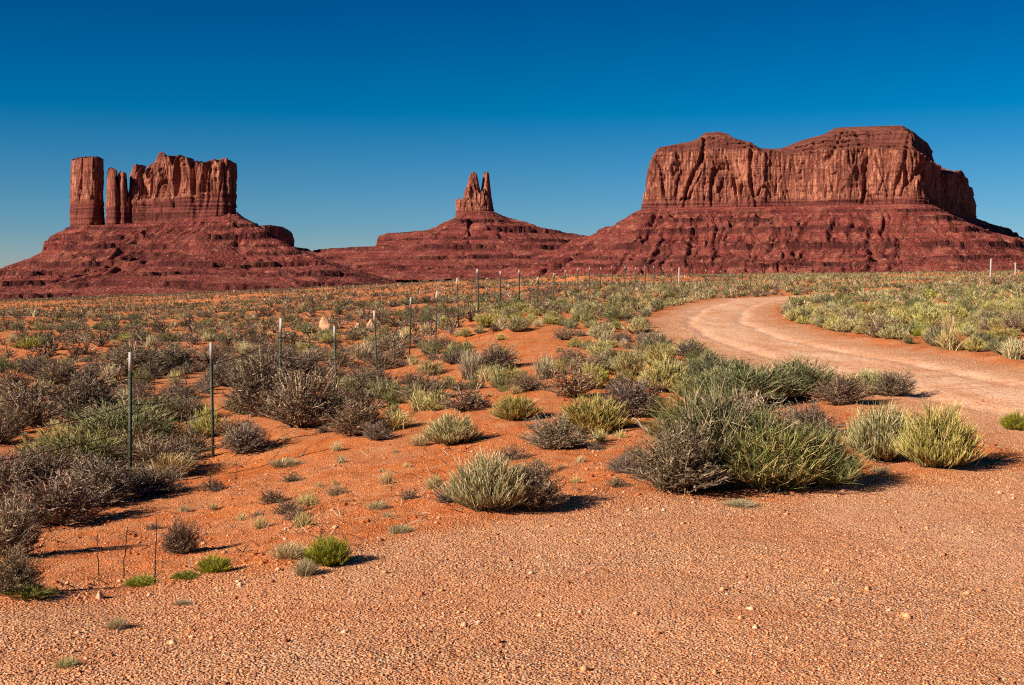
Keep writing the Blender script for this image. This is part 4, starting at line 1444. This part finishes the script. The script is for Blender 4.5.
def pebbles(name, n, ya, yb, smin, smax, label, onroad):
    y = ya * (yb / ya) ** (r.random(n) ** .8); x = y * r.uniform(-.50, .50, n)
    sd = road_sd(x, y)
    p = np.where(sd > 0, 1., .55) if onroad else np.ones(n)
    cl = noise(x * .9, y * .9, 3.)
    k = (r.random(n) < p * (.75 + cl))
    x, y = x[k], y[k]
    z = height(x, y)
    s = smin + (smax - smin) * r.random(len(x)) ** 5
    v, f = rocks(np.stack([x, y, z + s * .2], 1), s, r, .65)
    me = mk_mesh(name, v, [f], M_PEB, attrs={'tint': np.repeat(r.random(len(x)), 6)})
    return tag(link(name, me), label, 'gravel', kind='stuff')


pebbles('gravel', 170000, 4.3, 15, .0032, .0095, 'loose red and pale gravel over the foreground and bank', True)
pebbles('stones', 7000, 4.4, 60, .007, .024, 'scattered larger stones on gravel and sand', False)

M_CLOD = NT('red earth clods')
_r = M_CLOD.attr('tint')
M_CLOD = M_CLOD.done(M_CLOD.mix(_r, (0.34, 0.070, 0.020), (0.60, 0.190, 0.060)))
n = 5200
y = 6.5 * (34 / 6.5) ** r.random(n); x = y * r.uniform(-.46, .46, n)
k = (road_sd(x, y) < -.1) & (noise(x * 1.1, y * 1.1, 22.) > .02); x, y = x[k], y[k]
sz = .006 + .026 * r.random(len(x)) ** 3
v, f = rocks(np.stack([x, y, height(x, y) + sz * .15], 1), sz, r, .6)
tag(link('earth_clods', mk_mesh('earth_clods', v, [f], M_CLOD, attrs={'tint': np.repeat(r.random(len(x)), 6)})), 'crumbled red clods of earth on the bank and sand', 'earth', kind='stuff')

# dry litter: fallen twigs and dead sprigs on the sand
n = 5200
y = 6.6 * (60 / 6.6) ** r.random(n); x = y * r.uniform(-.48, .48, n)
sd = road_sd(x, y); k = (sd < -.15) & (noise(x * .7, y * .7, 12.) > -.12); x, y = x[k], y[k]; n = len(x)
z = height(x, y)
a = r.uniform(0, 6.28, n); L = r.uniform(.04, .16, n); up = r.uniform(0, .07, n)
p0 = np.stack([x, y, z + .004], 1); p2 = p0 + np.stack([np.cos(a) * L, np.sin(a) * L, up], 1)
q = strips(p0, (p0 + p2) / 2 + [0, 0, .015], p2, np.full(n, .007), r.random(n), 2, r)
tag(link('litter', mk_mesh('litter', q[0], [q[1]], M_TWIG, attrs={'t': q[2], 'tint': q[3]})), 'dry twigs and dead sprigs strewn on the sand', 'plant litter', kind='stuff')

# thin dead stalks standing on the bank
rs = random.Random(3)
for j, (px, row, hp, lean, where) in enumerate(((99, 577, 46, -.06, 'leftmost thin dark stalk on the orange bank below the first post'), (123, 580, 56, .05, 'second thin dark stalk on the orange bank, slightly bent'),
                              (155, 582, 66, .0, 'tallest thin dark stalk on the orange bank, left of the bare twig'), (187, 484, 22, .05, 'short thin stalk near the top of the bank, left one'),
                              (211, 484, 24, -.02, 'short thin stalk near the top of the bank, middle one'), (236, 482, 24, .03, 'short thin stalk near the top of the bank, right one'),
                              (15, 462, 22, 0., 'short dark stake under the wire at the left edge'))):
    g = hit(px, row)
    x, y, z = g
    L = hp * y / F
    pts = []
    xx = x
    for i in range(11):
        t = i / 10
        xx = x + lean * L * t + rs.uniform(-.006, .006)
        pts.append(Vector((xx, y + .1 * t * L, z - .02 + t * L)))
    lst = [([p - Vector((x, y, z)) for p in pts], [.0032 * (1 - .5 * i / 10) + .0008 for i in range(11)])]
    for i in (3, 5, 6, 8, 9):
        b = pts[i] - Vector((x, y, z))
        lst.append(([b, b + Vector((rs.uniform(-.02, .02), rs.uniform(-.01, .01), .018))], .0018))
    tag(link('dead_stalk', tubes_mesh('dead_stalk', lst, M_WIRE, 5), None, (x, y, z)), where, 'dead stalk', 'thin dead stalks on the bank')


# boulders
def boulder(name, px, row, wp, hp, label, mat, flat=1.0):
    g = hit(px, row)
    x, y, z = g
    w = wp * y / F; h = hp * y / F
    rr = np.random.default_rng(px)
    nu, nv = 22, 14
    u = np.linspace(0, 2 * math.pi, nu, endpoint=False); v = np.linspace(-1.1, math.pi / 2, nv)
    U, Vv = np.meshgrid(u, v)
    dx, dy, dz = np.cos(U) * np.cos(Vv), np.sin(U) * np.cos(Vv), np.sin(Vv)
    # faceted: cut by random planes
    rad_ = np.ones_like(dx) * 1.3
    for _ in range(14):
        nn = rr.normal(size=3); nn[2] = abs(nn[2]) * .8; nn /= np.linalg.norm(nn)
        dt = dx * nn[0] + dy * nn[1] + dz * nn[2]
        rad_ = np.minimum(rad_, np.where(dt > .05, rr.uniform(.72, 1.0) / np.maximum(dt, .05), 9))
    rad_ = rad_ * (1 + .05 * noise(dx * 5, dy * 5, dz * 5 + px))
    V_ = np.stack([dx * rad_ * w / 2, dy * rad_ * w / 2, dz * rad_ * h], -1).reshape(-1, 3)
    o = link(name, mk_mesh(name, V_, [grid_faces(nv, nu, wrap=True)], mat), None, (x, y, z + h * .05))
    tag(o, label, 'boulder')


_k = NT('buff sandstone')
_c = _k.mix(_k.ramp(_k.noise(_k.pos(obj=True), 3, 5), .35, .65), (0.52, 0.26, 0.13), (0.66, 0.40, 0.24))
M_BUFF = _k.done(_c, _k.bump(_k.noise(_k.pos(obj=True), 14, 5, .7), .8, .05))
boulder('boulder', 325, 330, 15, 13, 'pointed buff boulder among grey bushes between third and fourth posts', M_BUFF)
boulder('boulder', 357, 332, 14, 9, 'flat buff boulder just right of the fourth post', M_BUFF)
boulder('boulder', 373, 328, 14, 8, 'wide buff boulder just left of the fifth post', M_BUFF)
boulder('boulder', 87, 482, 22, 14, 'pale flat rock in the hollow beneath the first fence post', M_BUFF)
boulder('boulder', 391, 336, 8, 5, 'small buff boulder right of the fifth post', M_BUFF)
boulder('stone', 655, 303, 9, 4, 'small pale stone where the track meets the scrub', M_BUFF)
boulder('stone', 100, 598, 9, 7, 'fist-sized orange stone at the top of the gravel, left', M_BUFF)

# bleached branch among the bushes left of the mound
g = hit(648, 432)
x, y, z = g
s = y / F
pts = [Vector((0, 0, .02)), Vector((-4 * s, .02, 6 * s)), Vector((-9 * s, .02, 9 * s)), Vector((-13 * s, .0, 15 * s)), Vector((-18 * s, 0, 17 * s))]
M_BONE = simple('bleached wood', (0.55, 0.46, 0.37), .8, .2)
o = link('bleached_branch', tubes_mesh('bleached_branch', [(pts, [.016, .014, .012, .009, .005]), ([pts[2], pts[2] + Vector((-2 * s, 0, 7 * s))], [.008, .003])], M_BONE, 6), None, (x, y - .25, z))
tag(o, 'pale bleached bent branch sticking out of the bush left of the large mound', 'branch')
